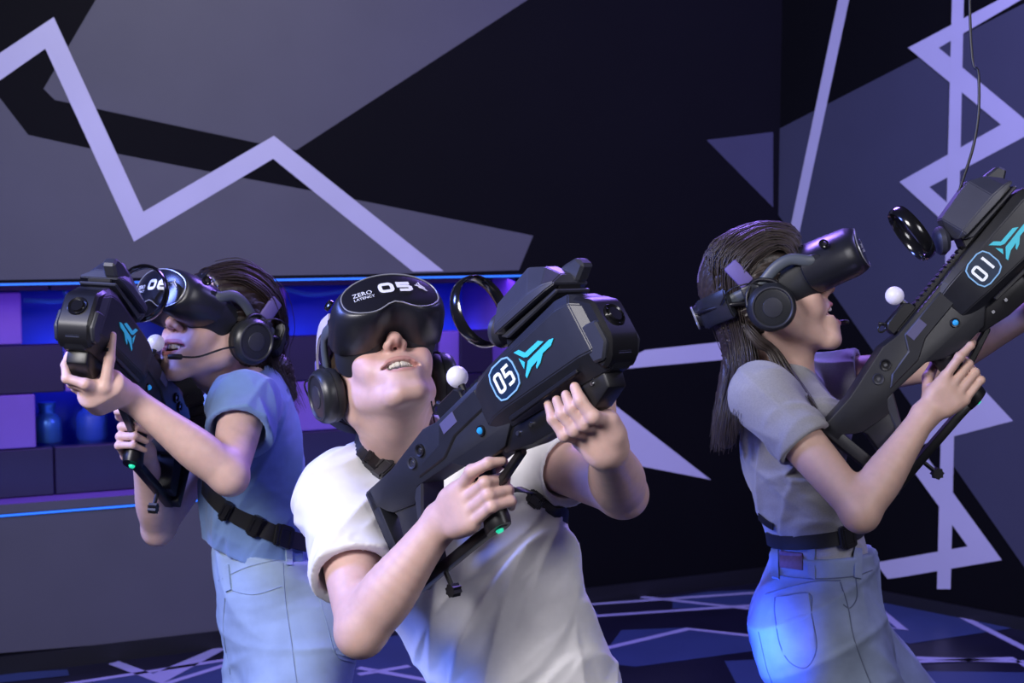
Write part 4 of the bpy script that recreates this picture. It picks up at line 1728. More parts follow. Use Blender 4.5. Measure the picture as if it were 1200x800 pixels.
def shoe(name, ankle, fwd, m, msole, parent):
    fwd = Vector((fwd.x, fwd.y, 0)).normalized()
    rt = fwd.cross(Z)
    R = np.array([tuple(rt), tuple(fwd), (0, 0, 1)], np.float32).T
    b = Vector((ankle.x, ankle.y, 0))
    F = Field()
    F.ell(b + fwd * 0.06 + Z * 0.052, R, (0.043, 0.120, 0.042), 0)
    F.ell(b + fwd * 0.135 + Z * 0.042, R, (0.044, 0.060, 0.034), 0.02)
    F.cone(b + Z * 0.05 - fwd * 0.005, b + Z * 0.10, 0.042, 0.042, 0.03)
    F.cut_plane(b + Z * 0.022, (0, 0, -1), 0.004)
    me, V = F.mesh(name, 0.005)
    o = obj(name, me, m, parent)
    bm = bmesh.new()
    n = 28
    lo, hi = [], []
    for i in range(n):
        a = 2 * math.pi * i / n
        p = b + fwd * (0.068 + 0.142 * math.cos(a)) + rt * (0.048 * math.sin(a) * (1 + 0.12 * math.cos(a)))
        lo.append(bm.verts.new(Vector((p.x, p.y, 0.001))))
        hi.append(bm.verts.new(Vector((p.x, p.y, 0.030))))
    for i in range(n):
        bm.faces.new([lo[i], lo[(i + 1) % n], hi[(i + 1) % n], hi[i]])
    bm.faces.new(lo[::-1])
    bm.faces.new(hi)
    so = obj('shoe_sole', bm, msole, parent)
    return o


def surf_line(bvhs, pts, r, sub=6, sides=6, lift=0.0, keep=True):
    """thin cord lying on the nearest surface under a photo polyline (stitching, seams, cords)"""
    path = catmull(pts, sub)
    out = []
    for p in path:
        h = cast_px(bvhs, p[0], p[1])
        if h is None:
            continue
        out.append(h[0] + h[1] * lift)
    bm = bmesh.new()
    if len(out) >= 2:
        add_tube(bm, out, r, sides)
    return bm


def smooth_path(pts, it=3):
    for _ in range(it):
        q = [pts[0]]
        for i in range(1, len(pts) - 1):
            q.append((pts[i - 1] + pts[i] * 2 + pts[i + 1]) / 4)
        q.append(pts[-1])
        pts = q
    return pts


def strap_mesh(pts, nrms, w, th=0.0022):
    """flat webbing along points with surface normals"""
    bm = bmesh.new()
    rows = []
    n = len(pts)
    for i in range(n):
        t = (pts[min(i + 1, n - 1)] - pts[max(i - 1, 0)]).normalized()
        nn = (nrms[i] - t * nrms[i].dot(t)).normalized()
        s = t.cross(nn)
        rows.append([bm.verts.new(pts[i] + s * (w / 2) * a + nn * b) for a, b in ((-1, 0), (-1, th), (1, th), (1, 0))])
    for A, B in zip(rows[:-1], rows[1:]):
        for j in range(4):
            bm.faces.new([A[j], A[(j + 1) % 4], B[(j + 1) % 4], B[j]])
    bm.faces.new(rows[0][::-1])
    bm.faces.new(rows[-1])
    bmesh.ops.recalc_face_normals(bm, faces=list(bm.faces))
    return bm


def surf_strap(bvhs, pts, w, lift=0.003, sub=6, it=4):
    path = catmull(pts, sub)
    P_, N_ = [], []
    for p in path:
        h = cast_px(bvhs, p[0], p[1])
        if h is None:
            continue
        P_.append(h[0] + h[1] * lift)
        N_.append(h[1])
    P_ = smooth_path(P_, it)
    N_ = [v.normalized() for v in smooth_path(N_, it)]
    return P_, N_


def loop_strap(bvhs, c, axis, w, start, sweep=360, n=60, lift=0.004, rmax=0.6):
    """strap running round a body: rays come in from outside towards the axis"""
    axis = Vector(axis).normalized()
    e1 = Vector(start)
    e1 = (e1 - axis * e1.dot(axis)).normalized()
    e2 = axis.cross(e1)
    P_, N_ = [], []
    for i in range(n + 1):
        a = math.radians(sweep * i / n)
        d = e1 * math.cos(a) + e2 * math.sin(a)
        best = None
        for b in bvhs:
            h = b.ray_cast(Vector(c) + d * rmax, -d)
            if h[0] is not None and h[3] < rmax and (best is None or h[3] < best[3]):
                best = h
        if best is None:
            continue
        P_.append(best[0] + d * lift)
        N_.append(d)
    return smooth_path(P_, 3), N_


def buckle_bm(c, t, n, L, w, th):
    t = Vector(t).normalized()
    n = Vector(n)
    n = (n - t * n.dot(t)).normalized()
    s = t.cross(n)
    R = Matrix((t, s, n)).transposed()
    bm = bmesh.new()
    add_box(bm, (0, 0, 0), (L / 2, w / 2, th / 2))
    bmesh.ops.bevel(bm, geom=list(bm.edges), offset=min(th, w) * 0.22, segments=2, affect='EDGES')
    for sx in (-1, 1):
        add_box(bm, (sx * L * 0.28, 0, th * 0.5), (L * 0.05, w * 0.34, th * 0.18))
        add_box(bm, (0, sx * w * 0.42, th * 0.1), (L * 0.26, w * 0.10, th * 0.5))
    for v in bm.verts:
        v.co = Vector(c) + R @ v.co
    return bm

# ------------------------------------------------------------------ poses read from the photograph
# man in white
GM = pose_from(CV(0.56, 0.554, -0.616), CV(-0.41, 0.83, 0.374), P(501, 534, 2.18))
HM = head_pose(P(450, 444, 2.36), 13, 46, 10, 0.985)
# woman in grey (right)
GR = pose_from(CV(0.639, 0.771, 0.0), CV(-0.771, 0.639, 0.0), P(1028, 437, 2.52))
HR = head_pose(P(901, 352, 2.66), 83, 23, 0, 0.955)
# woman in blue (left)
GL = pose_from(CV(-0.10, 0.483, -0.87), CV(0.12, 0.83, 0.45), P(195, 471, 2.78))
HL = head_pose(P(256, 391, 2.80), -40, 22, 0, 0.97)

gun_m = gun(GM, '05', 'black blaster marked 05 held across the man in the white shirt')
gun_r = gun(GR, '01', 'black blaster marked 01 raised by the woman in the grey top')
gun_l = gun(GL, '06', 'shadowed black blaster aimed to the left by the woman in blue')
hs_m = headset(HM, '05', 'black visor headset marked 05 on the man in white', M_strapw, 0.0, True)
hs_r = headset(HR, '01', 'black visor headset seen from the side on the long-haired woman', M_strapv, 0.024)
hs_l = headset(HL, '06', 'black visor headset on the woman in the blue shirt', M_blk)
hp_m = headphones(HM, 'black over-ear headphones on the man in white', False)
hp_r = headphones(HR, 'black over-ear headphones with thin microphone on the long-haired woman', True)
hp_l = headphones(HL, 'black over-ear headphones with cheek microphone on the woman in blue', True)


def side_axis(yaw):
    y = math.radians(yaw)
    return CV(-math.cos(y), 0, -math.sin(y))


def stations(lst, yaw):
    out = []
    for px, py, d, rx, ry in lst:
        out.append((tuple(P(px, py, d)), tuple(side_axis(yaw)), rx, ry))
    return out


def grow(sts, dx):
    return [(c, a, rx + dx, ry + dx) for c, a, rx, ry in sts]


def person(name, label, base):
    return thing(name, label, 'person', base)


M_teeth = mat('teeth', (0.78, 0.74, 0.68), 0.25, spec=0.6)
M_sole = mat('shoe_sole', (0.5, 0.5, 0.52), 0.6)
M_shoe = mat('shoe_white', (0.45, 0.45, 0.47), 0.5)

# ================================================================== MAN IN WHITE
def build_man():
    S_r, S_l = P(400, 582, 2.37), P(606, 520, 2.47)
    E_r, E_l = P(424, 736, 2.15), P(727, 576, 2.22)
    tor = [(468, 528, 2.43, 0.075, 0.065), (492, 560, 2.44, 0.135, 0.092), (530, 612, 2.45, 0.184, 0.114), (567, 690, 2.45, 0.182, 0.114), (602, 775, 2.45, 0.165, 0.110), (634, 860, 2.46, 0.168, 0.118)]
    yaw = -18
    pel = P(645, 890, 2.47)
    rt = side_axis(yaw)
    fw = Vector((0, -1, 0))
    hipR, hipL = pel + rt * 0.09, pel - rt * 0.09
    ankR = Vector((hipR.x - 0.16, hipR.y - 0.10, 0.09))
    ankL = Vector((hipL.x + 0.14, hipL.y + 0.08, 0.09))
    kneeR = ik(hipR, ankR, 0.42, 0.42, Vector((-0.3, -1, 0)))
    kneeL = ik(hipL, ankL, 0.42, 0.42, Vector((0.3, -1, 0)))
    root = person('person', 'man in a white T-shirt leaning back and aiming across his chest', ((ankR.x + ankL.x) / 2, (ankR.y + ankL.y) / 2, 0))
    # --- body
    F = Field()
    mouth = 0.0200
    tint, zm = build_head(F, HM, mouth, 0.008, 0.0, 0.028, 0.3, 0.003, 0.002, 0.90, -0.065)
    nb = HM @ Vector((0, -0.030, -0.050))
    F.tube([nb, nb.lerp(P(462, 532, 2.42), 0.5), P(462, 532, 2.42)], [0.058, 0.056, 0.062], 0.022)
    F.cone(HM @ Vector((0, 0.035, -0.085)), P(462, 520, 2.38), 0.026, 0.034, 0.035)     # throat
    ster = P(466, 516, 2.37)
    for sx in (-1, 1):      # neck muscles down to the collar
        F.cone(HM @ Vector((sx * 0.058, -0.025, -0.050)), ster + rt * sx * 0.016, 0.017, 0.012, 0.022)
    F.esec(grow(stations(tor, yaw), -0.028), 0.03)
    for s in (S_r, S_l):
        F.cone(P(470, 545, 2.43), s, 0.050, 0.050, 0.03)
    W_r = grip_hand(F, GM, 1.08, E_r)
    arm_field(F, S_r, E_r, W_r, 1.03)
    w_l = GM @ Vector((202 * U_, 0.030, -113 * U_))
    W_l = fore_hand(F, GM, 1.08, w_l, E_l)
    arm_field(F, S_l, E_l, W_l, 1.02)
    me, V = F.mesh('body', RES_BODY, 1)
    set_color(me, tint(V, (0.68, 0.45, 0.40), (0.56, 0.29, 0.27), (0.68, 0.36, 0.32), (0.10, 0.02, 0.02)))
    body = obj('body', me, skin_mat('skin_man'), root)
    smooth(obj('teeth', teeth_mesh(HM, zm, mouth, True, 0.003), M_teeth, root), 50)
    # --- T-shirt
    C = Field()
    C.esec(stations(tor[1:], yaw), 0.03)
    for s in (S_r, S_l):
        C.cone(P(474, 545, 2.44), s, 0.062, 0.066, 0.04)
    hemR = Vector(S_r).lerp(E_r, 0.62)
    hemL = Vector(S_l).lerp(E_l, 0.50)
    dR, dL = (E_r - S_r).normalized(), (E_l - S_l).normalized()
    C.tube([S_r, Vector(S_r).lerp(E_r, 0.3), hemR + dR * 0.03], [0.070, 0.069, 0.068], 0.04)
    C.tube([S_l, Vector(S_l).lerp(E_l, 0.3), hemL + dL * 0.03], [0.066, 0.063, 0.062], 0.04)
    spine = (P(632, 860, 2.46) - P(492, 560, 2.44))
    C.disp(*folds(3, 0.013, 5, CV(0.55, 0.8, 0), (34, 60)))
    C.disp(*folds(8, 0.020, 4, CV(0.62, 0.75, 0), (20, 34), P(640, 760, 2.36), 0.30))
    C.disp(*folds(5, 0.009, 4, CV(0.9, 0.3, 0), (50, 80), P(440, 600, 2.3), 0.18))
    # openings: sleeves, neck and hem are hollow
    C.local_cut(hemR, dR, 0.12, 0.002)
    C.local_cut(hemL + dL * 0.012, dL, 0.11, 0.002)
    C.cut_plane(P(640, 880, 2.46), spine, 0.002)
    C.cone(hemR + dR * 0.05, hemR - dR * 0.020, 0.0560, 0.0540, 0.0, 'sub')
    C.cone(hemL + dL * 0.02, hemL - dL * 0.020, 0.0520, 0.0500, 0.0, 'sub')
    na = (nb - P(462, 532, 2.42)).normalized()
    C.cone(P(466, 512, 2.40), P(466, 512, 2.40) + na * 0.12, 0.068, 0.085, 0.004, 'sub')
    me, V = C.mesh('t_shirt', RES_CLOTH, 2)
    M_shirt = mat('white_cotton', (0.84, 0.83, 0.86), 0.8, noise=0.03, nscale=60, bump=0.25, bscale=1400, bdist=0.0006, sheen=0.2)
    shirt = obj('t_shirt', me, M_shirt, root)
    bv_s, bv_b = bvh_of(shirt), bvh_of(body)
    # collar rib: walk round the neck opening
    cp, cn = loop_strap([bv_s], P(465, 519, 2.40), na, 0.02, CV(0, 0, -1), 360, 48, 0.0, 0.16)
    # --- trousers
    J = Field()
    J.esec(stations([(610, 812, 2.46, 0.132, 0.090), (632, 858, 2.46, 0.150, 0.104), (648, 900, 2.47, 0.165, 0.125)], yaw), 0.03)
    for h_, k_, a_ in ((hipR, kneeR, ankR), (hipL, kneeL, ankL)):
        leg_field(J, h_, k_, a_, 0.092, 0.068, 0.062, 0.055, 0.04)
    J.disp(*folds(12, 0.008, 5, None, (30, 60)))
    me, V = J.mesh('trousers', 0.006, 1)
    obj('trousers', me, mat('dark_denim', (0.020, 0.024, 0.045), 0.8, bump=0.3, bscale=900, bdist=0.0008), root)
    for a_, f_ in ((ankR, Vector((-0.3, -1, 0))), (ankL, Vector((0.35, -1, 0)))):
        shoe('shoe', a_, f_, M_shoe, M_sole, root)
    return root, body, shirt, bv_s, bv_b, cp, cn


# ================================================================== WOMAN IN GREY (right)
def build_right():
    yaw = 86
    S_r, S_l = P(893, 462, 2.56), P(946, 448, 2.86)
    E_r, E_l = P(1008, 598, 2.44), P(1092, 428, 2.76)
    tor = [(912, 442, 2.70, 0.060, 0.058), (912, 462, 2.70, 0.125, 0.075), (925, 512, 2.70, 0.142, 0.094), (938, 570, 2.70, 0.125, 0.092), (958, 630, 2.70, 0.118, 0.086), (966, 680, 2.70, 0.135, 0.095)]
    jn = [(966, 646, 2.70, 0.128, 0.0925), (964, 680, 2.70, 0.148, 0.103), (957, 725, 2.70, 0.168, 0.114), (962, 775, 2.70, 0.165, 0.108)]
    pel = P(962, 745, 2.70)
    rt = side_axis(yaw)
    hipR, hipL = pel + rt * 0.085 + CV(0.0, -0.01, 0), pel - rt * 0.085 + CV(0.03, -0.01, 0)
    ankR = Vector((hipR.x - 0.02, hipR.y - 0.02, 0.09))
    ankL = Vector((hipL.x + 0.16, hipL.y + 0.02, 0.09))
    kneeR = ik(hipR, ankR, 0.40, 0.41, Vector((1, -0.1, 0)))
    kneeL = ik(hipL, ankL, 0.40, 0.41, Vector((1, 0.1, 0)))
    root = person('person', 'long-haired woman in a grey top and jeans seen in profile', ((ankR.x + ankL.x) / 2, (ankR.y + ankL.y) / 2, 0))
    F = Field()
    mouth = 0.034
    tint, zm = build_head(F, HR, mouth, 0.015, 1.0, 0.031, 0.2, 0.008, 0.007)
    nb = HR @ Vector((0, -0.028, -0.050))
    base = P(916, 452, 2.70)
    F.tube([nb, nb.lerp(base, 0.5), base], [0.047, 0.046, 0.052], 0.022)
    F.cone(HR @ Vector((0, 0.030, -0.085)), P(938, 452, 2.70), 0.022, 0.026, 0.03)
    F.esec(grow(stations(tor, yaw), -0.020), 0.03)
    for s in (S_r, S_l):
        F.cone(P(915, 458, 2.70), s, 0.040, 0.042, 0.03)
    W_r = grip_hand(F, GR, 0.86, E_r)
    arm_field(F, S_r, E_r, W_r, 0.86)
    w_l = GR @ Vector((190 * U_, 0.050, -108 * U_))
    W_l = fore_hand(F, GR, 0.90, w_l, E_l, s0=236)
    arm_field(F, S_l, E_l, W_l, 0.84)
    me, V = F.mesh('body', RES_BODY, 1)
    set_color(me, tint(V, (0.62, 0.41, 0.345), (0.52, 0.20, 0.20), (0.64, 0.33, 0.28), (0.10, 0.02, 0.02)))
    body = obj('body', me, skin_mat('skin_right'), root)
    smooth(obj('teeth', teeth_mesh(HR, zm, mouth, False, 0.008), M_teeth, root), 50)
    C = Field()
    C.esec(stations(tor[1:], yaw), 0.03)
    C.ell(P(962, 500, 2.62), np.eye(3), (0.055, 0.06, 0.058), 0.04)
    C.ell(P(968, 498, 2.78), np.eye(3), (0.055, 0.06, 0.058), 0.04)
    for s in (S_r, S_l):
        C.cone(P(912, 462, 2.70), s, 0.050, 0.053, 0.035)
    hemR = Vector(S_r).lerp(E_r, 0.44)
    hemL = Vector(S_l).lerp(E_l, 0.42)
    dR, dL = (E_r - S_r).normalized(), (E_l - S_l).normalized()
    C.tube([S_r, Vector(S_r).lerp(E_r, 0.22), hemR + dR * 0.03], [0.056, 0.055, 0.053], 0.03)
    C.tube([S_l, Vector(S_l).lerp(E_l, 0.22), hemL + dL * 0.03], [0.054, 0.053, 0.052], 0.03)
    C.disp(*folds(21, 0.008, 5, CV(0.9, -0.3, 0.3), (50, 90)))
    C.disp(*folds(22, 0.009, 4, CV(1, -0.15, 0.3), (60, 90), P(945, 580, 2.56), 0.14))
    C.cut_plane(P(966, 676, 2.70), CV(0.05, -1, 0), 0.002)
    for hm, d_ in ((hemR, dR), (hemL, dL)):
        C.local_cut(hm + d_ * 0.004, d_, 0.095, 0.002)
        C.cone(hm + d_ * 0.02, hm - d_ * 0.018, 0.0440, 0.043, 0.0, 'sub')
    na = (nb - base).normalized()
    C.cone(base + na * 0.018, base + na * 0.10, 0.058, 0.075, 0.004, 'sub')
    me, V = C.mesh('t_shirt', RES_CLOTH, 2)
    M_shirt = mat('grey_marl', (0.30, 0.30, 0.335), 0.85, noise=0.10, nscale=350, bump=0.25, bscale=1400, bdist=0.0006, sheen=0.25)
    shirt = obj('t_shirt', me, M_shirt, root)
    J = Field()
    J.esec(stations(jn, yaw), 0.03)
    J.ell(P(922, 738, 2.63), np.eye(3), (0.062, 0.07, 0.085), 0.05)
    J.ell(P(922, 738, 2.78), np.eye(3), (0.062, 0.07, 0.085), 0.05)
    for h_, k_, a_ in ((hipR, kneeR, ankR), (hipL, kneeL, ankL)):
        leg_field(J, h_, k_, a_, 0.100, 0.076, 0.068, 0.064, 0.07)
    J.disp(*folds(31, 0.009, 5, CV(1, 0.3, 0.2), (40, 70)))
    J.disp(*folds(32, 0.012, 3, CV(0.8, -0.5, 0.2), (45, 70), P(1015, 740, 2.62), 0.10))
    J.cut_plane(P(966, 643, 2.70), CV(-0.05, 1, 0), 0.002)
    me, V = J.mesh('jeans', 0.0045, 1)
    M_jean = mat('mid_denim', (0.21, 0.26, 0.38), 0.82, noise=0.34, nscale=11, bump=0.6, bscale=1100, bdist=0.0008)
    jeans = obj('jeans', me, M_jean, root)
    for a_, f_ in ((ankR, Vector((1, -0.2, 0))), (ankL, Vector((1, 0.2, 0)))):
        shoe('shoe', a_, f_, M_shoe, M_sole, root)
    return root, body, shirt, jeans


# ================================================================== WOMAN IN BLUE (left)
def build_left():
    yaw = -68
    S_l, S_r = P(286, 474, 2.70), P(268, 486, 3.00)
    E_l, E_r = P(268, 556, 2.53), P(186, 618, 2.92)
    tor = [(292, 448, 2.86, 0.060, 0.056), (292, 468, 2.86, 0.125, 0.072), (296, 515, 2.87, 0.142, 0.094), (296, 570, 2.88, 0.130, 0.104), (298, 618, 2.89, 0.125, 0.100), (306, 668, 2.90, 0.135, 0.102)]
    jn = [(309, 646, 2.89, 0.130, 0.100), (318, 685, 2.90, 0.150, 0.112), (334, 735, 2.91, 0.170, 0.128), (345, 785, 2.91, 0.165, 0.118)]
    pel = P(340, 755, 2.91)
    rt = side_axis(yaw)
    hipR, hipL = pel + rt * 0.085, pel - rt * 0.085
    ankR = Vector((hipR.x - 0.02, hipR.y + 0.06, 0.09))
    ankL = Vector((hipL.x + 0.12, hipL.y - 0.05, 0.09))
    kneeR = ik(hipR, ankR, 0.39, 0.40, Vector((-0.2, -1, 0)))
    kneeL = ik(hipL, ankL, 0.39, 0.40, Vector((-0.3, -1, 0)))
    root = person('person', 'woman in a blue T-shirt and pale jeans crouching to the left', ((ankR.x + ankL.x) / 2, (ankR.y + ankL.y) / 2, 0))
    F = Field()
    mouth = 0.019
    tint, zm = build_head(F, HL, mouth, 0.010, 1.0, 0.031, 1.0, 0.009, 0.003)
    nb = HL @ Vector((0, -0.028, -0.050))
    base = P(286, 458, 2.86)
    F.tube([nb, nb.lerp(base, 0.5), base], [0.047, 0.046, 0.052], 0.022)
    F.cone(HL @ Vector((0, 0.030, -0.085)), P(266, 462, 2.82), 0.022, 0.026, 0.03)
    F.esec(grow(stations(tor, yaw), -0.020), 0.03)
    for s in (S_r, S_l):
        F.cone(P(290, 462, 2.86), s, 0.040, 0.042, 0.03)
    W_r = grip_hand(F, GL, 0.90, E_r)
    arm_field(F, S_r, E_r, W_r, 0.86)
    w_l = P(150, 464, 2.49)
    W_l = fore_hand(F, GL, 0.90, w_l, E_l, s0=246, thumb_up=14)
    arm_field(F, S_l, E_l, W_l, 0.88)
    me, V = F.mesh('body', RES_BODY, 1)
    set_color(me, tint(V, (0.70, 0.47, 0.42), (0.56, 0.22, 0.22), (0.70, 0.37, 0.33), (0.10, 0.02, 0.02)))
    body = obj('body', me, skin_mat('skin_left'), root)
    smooth(obj('teeth', teeth_mesh(HL, zm, mouth, False, 0.003), M_teeth, root), 50)
    C = Field()
    C.esec(stations(tor[1:], yaw), 0.03)
    C.ell(P(258, 528, 2.80), np.eye(3), (0.05, 0.06, 0.055), 0.04)
    C.ell(P(262, 528, 2.94), np.eye(3), (0.05, 0.06, 0.055), 0.04)
    for s in (S_r, S_l):
        C.cone(P(294, 468, 2.86), s, 0.052, 0.058, 0.035)
    hemR = Vector(S_r).lerp(E_r, 0.42)
    hemL = Vector(S_l).lerp(E_l, 0.40)
    dR, dL = (E_r - S_r).normalized(), (E_l - S_l).normalized()
    C.tube([S_r, Vector(S_r).lerp(E_r, 0.22), hemR + dR * 0.03], [0.060, 0.060, 0.060], 0.03)
    C.tube([S_l, Vector(S_l).lerp(E_l, 0.22), hemL + dL * 0.03], [0.064, 0.064, 0.064], 0.03)
    C.disp(*folds(41, 0.014, 5, CV(0.25, 1, 0.2), (34, 60)))
    C.disp(*folds(42, 0.010, 4, CV(1, 0.25, 0.2), (50, 80), P(290, 610, 2.76), 0.14))
    C.cut_plane(P(306, 652, 2.90), CV(-0.34, -0.94, 0), 0.002)
    for hm, d_ in ((hemR, dR), (hemL, dL)):
        C.local_cut(hm + d_ * 0.004, d_, 0.10, 0.002)
        C.cone(hm + d_ * 0.02, hm - d_ * 0.018, 0.0520, 0.050, 0.0, 'sub')
    na = (nb - base).normalized()
    C.cone(base + na * 0.016, base + na * 0.10, 0.060, 0.075, 0.004, 'sub')
    me, V = C.mesh('t_shirt', RES_CLOTH, 2)
    M_shirt = mat('blue_cotton', (0.165, 0.275, 0.55), 0.85, noise=0.05, nscale=60, bump=0.25, bscale=1400, bdist=0.0006, sheen=0.25)
    shirt = obj('t_shirt', me, M_shirt, root)
    J = Field()
    J.esec(stations(jn, yaw), 0.03)
    J.ell(P(378, 735, 2.84), np.eye(3), (0.068, 0.07, 0.085), 0.05)
    J.ell(P(375, 735, 2.98), np.eye(3), (0.062, 0.07, 0.085), 0.05)
    for h_, k_, a_ in ((hipR, kneeR, ankR), (hipL, kneeL, ankL)):
        leg_field(J, h_, k_, a_, 0.105, 0.078, 0.072, 0.068, 0.035)
    J.disp(*folds(51, 0.010, 5, CV(1, 0.2, 0.2), (40, 70)))
    J.cut_plane(P(309, 641, 2.89), CV(0.20, 1, 0), 0.002)
    me, V = J.mesh('jeans', 0.0045, 1)
    M_jean = mat('pale_denim', (0.34, 0.45, 0.60), 0.82, noise=0.22, nscale=11, bump=0.6, bscale=1100, bdist=0.0008)
    jeans = obj('jeans', me, M_jean, root)
    for a_, f_ in ((ankR, Vector((-1, -0.5, 0))), (ankL, Vector((-1, -0.6, 0)))):
        shoe('shoe', a_, f_, M_shoe, M_sole, root)
    return root, body, shirt, jeans


import time as _t
t0 = _t.time()
man, man_body, man_shirt, bvms, bvmb, man_cp, man_cn = build_man()
print('man', _t.time() - t0)
rw, rw_body, rw_shirt, rw_jeans = build_right()
print('right', _t.time() - t0)
lw, lw_body, lw_shirt, lw_jeans = build_left()
print('left', _t.time() - t0)

# ================================================================== HAIR
def hair_mat(name, c):
    return mat(name, c, 0.42, noise=0.35, nscale=120, bump=0.4, bscale=400, bdist=0.001, spec=0.5)


def hair_cap(M, name, m, parent, extra=None, thick=0.010, low=-0.035, res=0.0034, back=0.070):
    s = M.to_scale().x
    R = rot_np(M)

    def L(x, y, z):
        return np3(M @ Vector((x, y, z)))
    F = Field()
    F.ell(L(0, -0.013, 0.050), R, np.array((0.076 + thick, 0.098 + thick, 0.085 + thick)) * s, 0)
    F.ell(L(0, -0.035, -0.002), R, np.array((0.070 + thick, back, 0.060)) * s, 0.03)
    if extra:
        extra(F, L)
    # face opening and nape
    F.ell(L(0, 0.112, 0.000), R, np.array((0.082, 0.082, 0.098)) * s, 0.010, 'sub')
    F.cone(L(0.2, 0.040, -0.055), L(-0.2, 0.040, -0.055), 0.058 * s, 0.058 * s, 0.01, 'sub') if not extra else None
    Minv = np.array([[*r] for r in M.inverted()], np.float32)

    def streak(p):
        q = p @ Minv[:3, :3].T + Minv[:3, 3]
        a = np.arctan2(q[:, 0], q[:, 2] + 0.02)
        return (-0.0016 * (np.sin(a * 46 + 3 * np.sin(q[:, 1] * 40)) + 0.7 * np.sin(a * 83 + 9 * q[:, 1]))).astype(np.float32)
    F.disp(streak)
    me, V = F.mesh(name, res, 1)
    return obj(name, me, m, parent)


def strands(guides, n, r, seed, jit=0.006, seg=14):
    """hair strands between neighbouring guide curves, each a thin tapered tube, as arrays"""
    rnd = random.Random(seed)
    G = [vsp(g, 6) for g in guides]

    def samp(g, t):
        x = t * (len(g) - 1)
        i = min(int(x), len(g) - 2)
        return g[i].lerp(g[i + 1], x - i)
    V, Q = [], []
    S = 4
    for k in range(n):
        u = rnd.random() * (len(G) - 1)
        i = min(int(u), len(G) - 2)
        f = u - i
        t0, t1 = rnd.uniform(0, 0.10), rnd.uniform(0.84, 1.0)
        off = Vector((rnd.gauss(0, 1), rnd.gauss(0, 1), rnd.gauss(0, 1))) * jit
        ph = rnd.uniform(0, 6.28)
        pts = []
        for j in range(seg + 1):
            t = t0 + (t1 - t0) * j / seg
            p = samp(G[i], t).lerp(samp(G[i + 1], t), f)
            p = p + off * (0.35 + 0.9 * t) + Vector((math.sin(ph + 6 * t), math.cos(ph + 5 * t), 0)) * jit * 0.35
            pts.append(p)
        fr = frames_along(pts)
        b0 = len(V)
        for j, (p, (t_, a, b)) in enumerate(zip(pts, fr)):
            rr = r * rnd.uniform(0.9, 1.1) * (1 - 0.75 * (j / seg) ** 3) * (0.5 if j == 0 else 1)
            for q in range(S):
                an_ = 2 * math.pi * q / S
                V.append(tuple(p + (a * math.cos(an_) * 1.6 + b * math.sin(an_) * 0.7) * rr))
        for j in range(seg):
            for q in range(S):
                A = b0 + j * S
                Q.append((A + q, A + (q + 1) % S, A + S + (q + 1) % S, A + S + q))
    return np.array(V, np.float32), np.array(Q, np.int32)


def strand_obj(name, guides, n, r, seed, m, parent, **kw):
    V, Q = strands(guides, n, r, seed, **kw)
    return obj(name, mesh_arrays(name, V, Q), m, parent)


M_hair_m = hair_mat('hair_man', (0.045, 0.030, 0.022))
M_hair_l = hair_mat('hair_left', (0.022, 0.013, 0.011))
M_hair_r = hair_mat('hair_right', (0.036, 0.026, 0.023))
hair_cap(HM, 'hair', M_hair_m, man, None, 0.009)


def hl(x, y, z, M=HL):
    return M @ Vector((x, y, z))


def tail_l(F, L):
    F.tube([L(0, -0.11, 0.02), L(0, -0.118, -0.03), np3(P(322, 432, 2.90)), np3(P(338, 462, 2.93))], [0.035, 0.036, 0.034, 0.018], 0.03)


cap_l = hair_cap(HL, 'hair', M_hair_l, lw, tail_l, 0.011)
strand_obj('hair_strands', [[hl(-0.05, 0.075, 0.085), hl(-0.078, 0.03, 0.100), hl(-0.090, -0.04, 0.080), hl(-0.075, -0.100, 0.030), P(318, 425, 2.84), P(345, 470, 2.84)],
                            [hl(0.0, 0.080, 0.112), hl(-0.035, 0.02, 0.146), hl(-0.055, -0.06, 0.128), hl(-0.045, -0.120, 0.060), P(326, 422, 2.90), P(352, 476, 2.90)],
                            [hl(0.05, 0.075, 0.095), hl(0.045, 0.0, 0.142), hl(0.03, -0.08, 0.120), hl(0.0, -0.130, 0.050), P(330, 420, 2.95), P(356, 482, 2.94)]], 260, 0.0010, 5, M_hair_l, cap_l)


def hr(x, y, z, M=HR):
    return M @ Vector((x, y, z))


def tail_r(F, L):
    F.tube([L(0.02, -0.06, 0.03), L(0.02, -0.078, -0.03), np3(P(868, 420, 2.66)), np3(P(858, 470, 2.66)), np3(P(850, 515, 2.66))], [0.036, 0.036, 0.034, 0.030, 0.016], 0.03)
    F.tube([L(-0.03, -0.06, 0.03), L(-0.03, -0.078, -0.03), np3(P(870, 420, 2.75)), np3(P(862, 470, 2.75)), np3(P(852, 515, 2.74))], [0.036, 0.036, 0.034, 0.030, 0.016], 0.03)


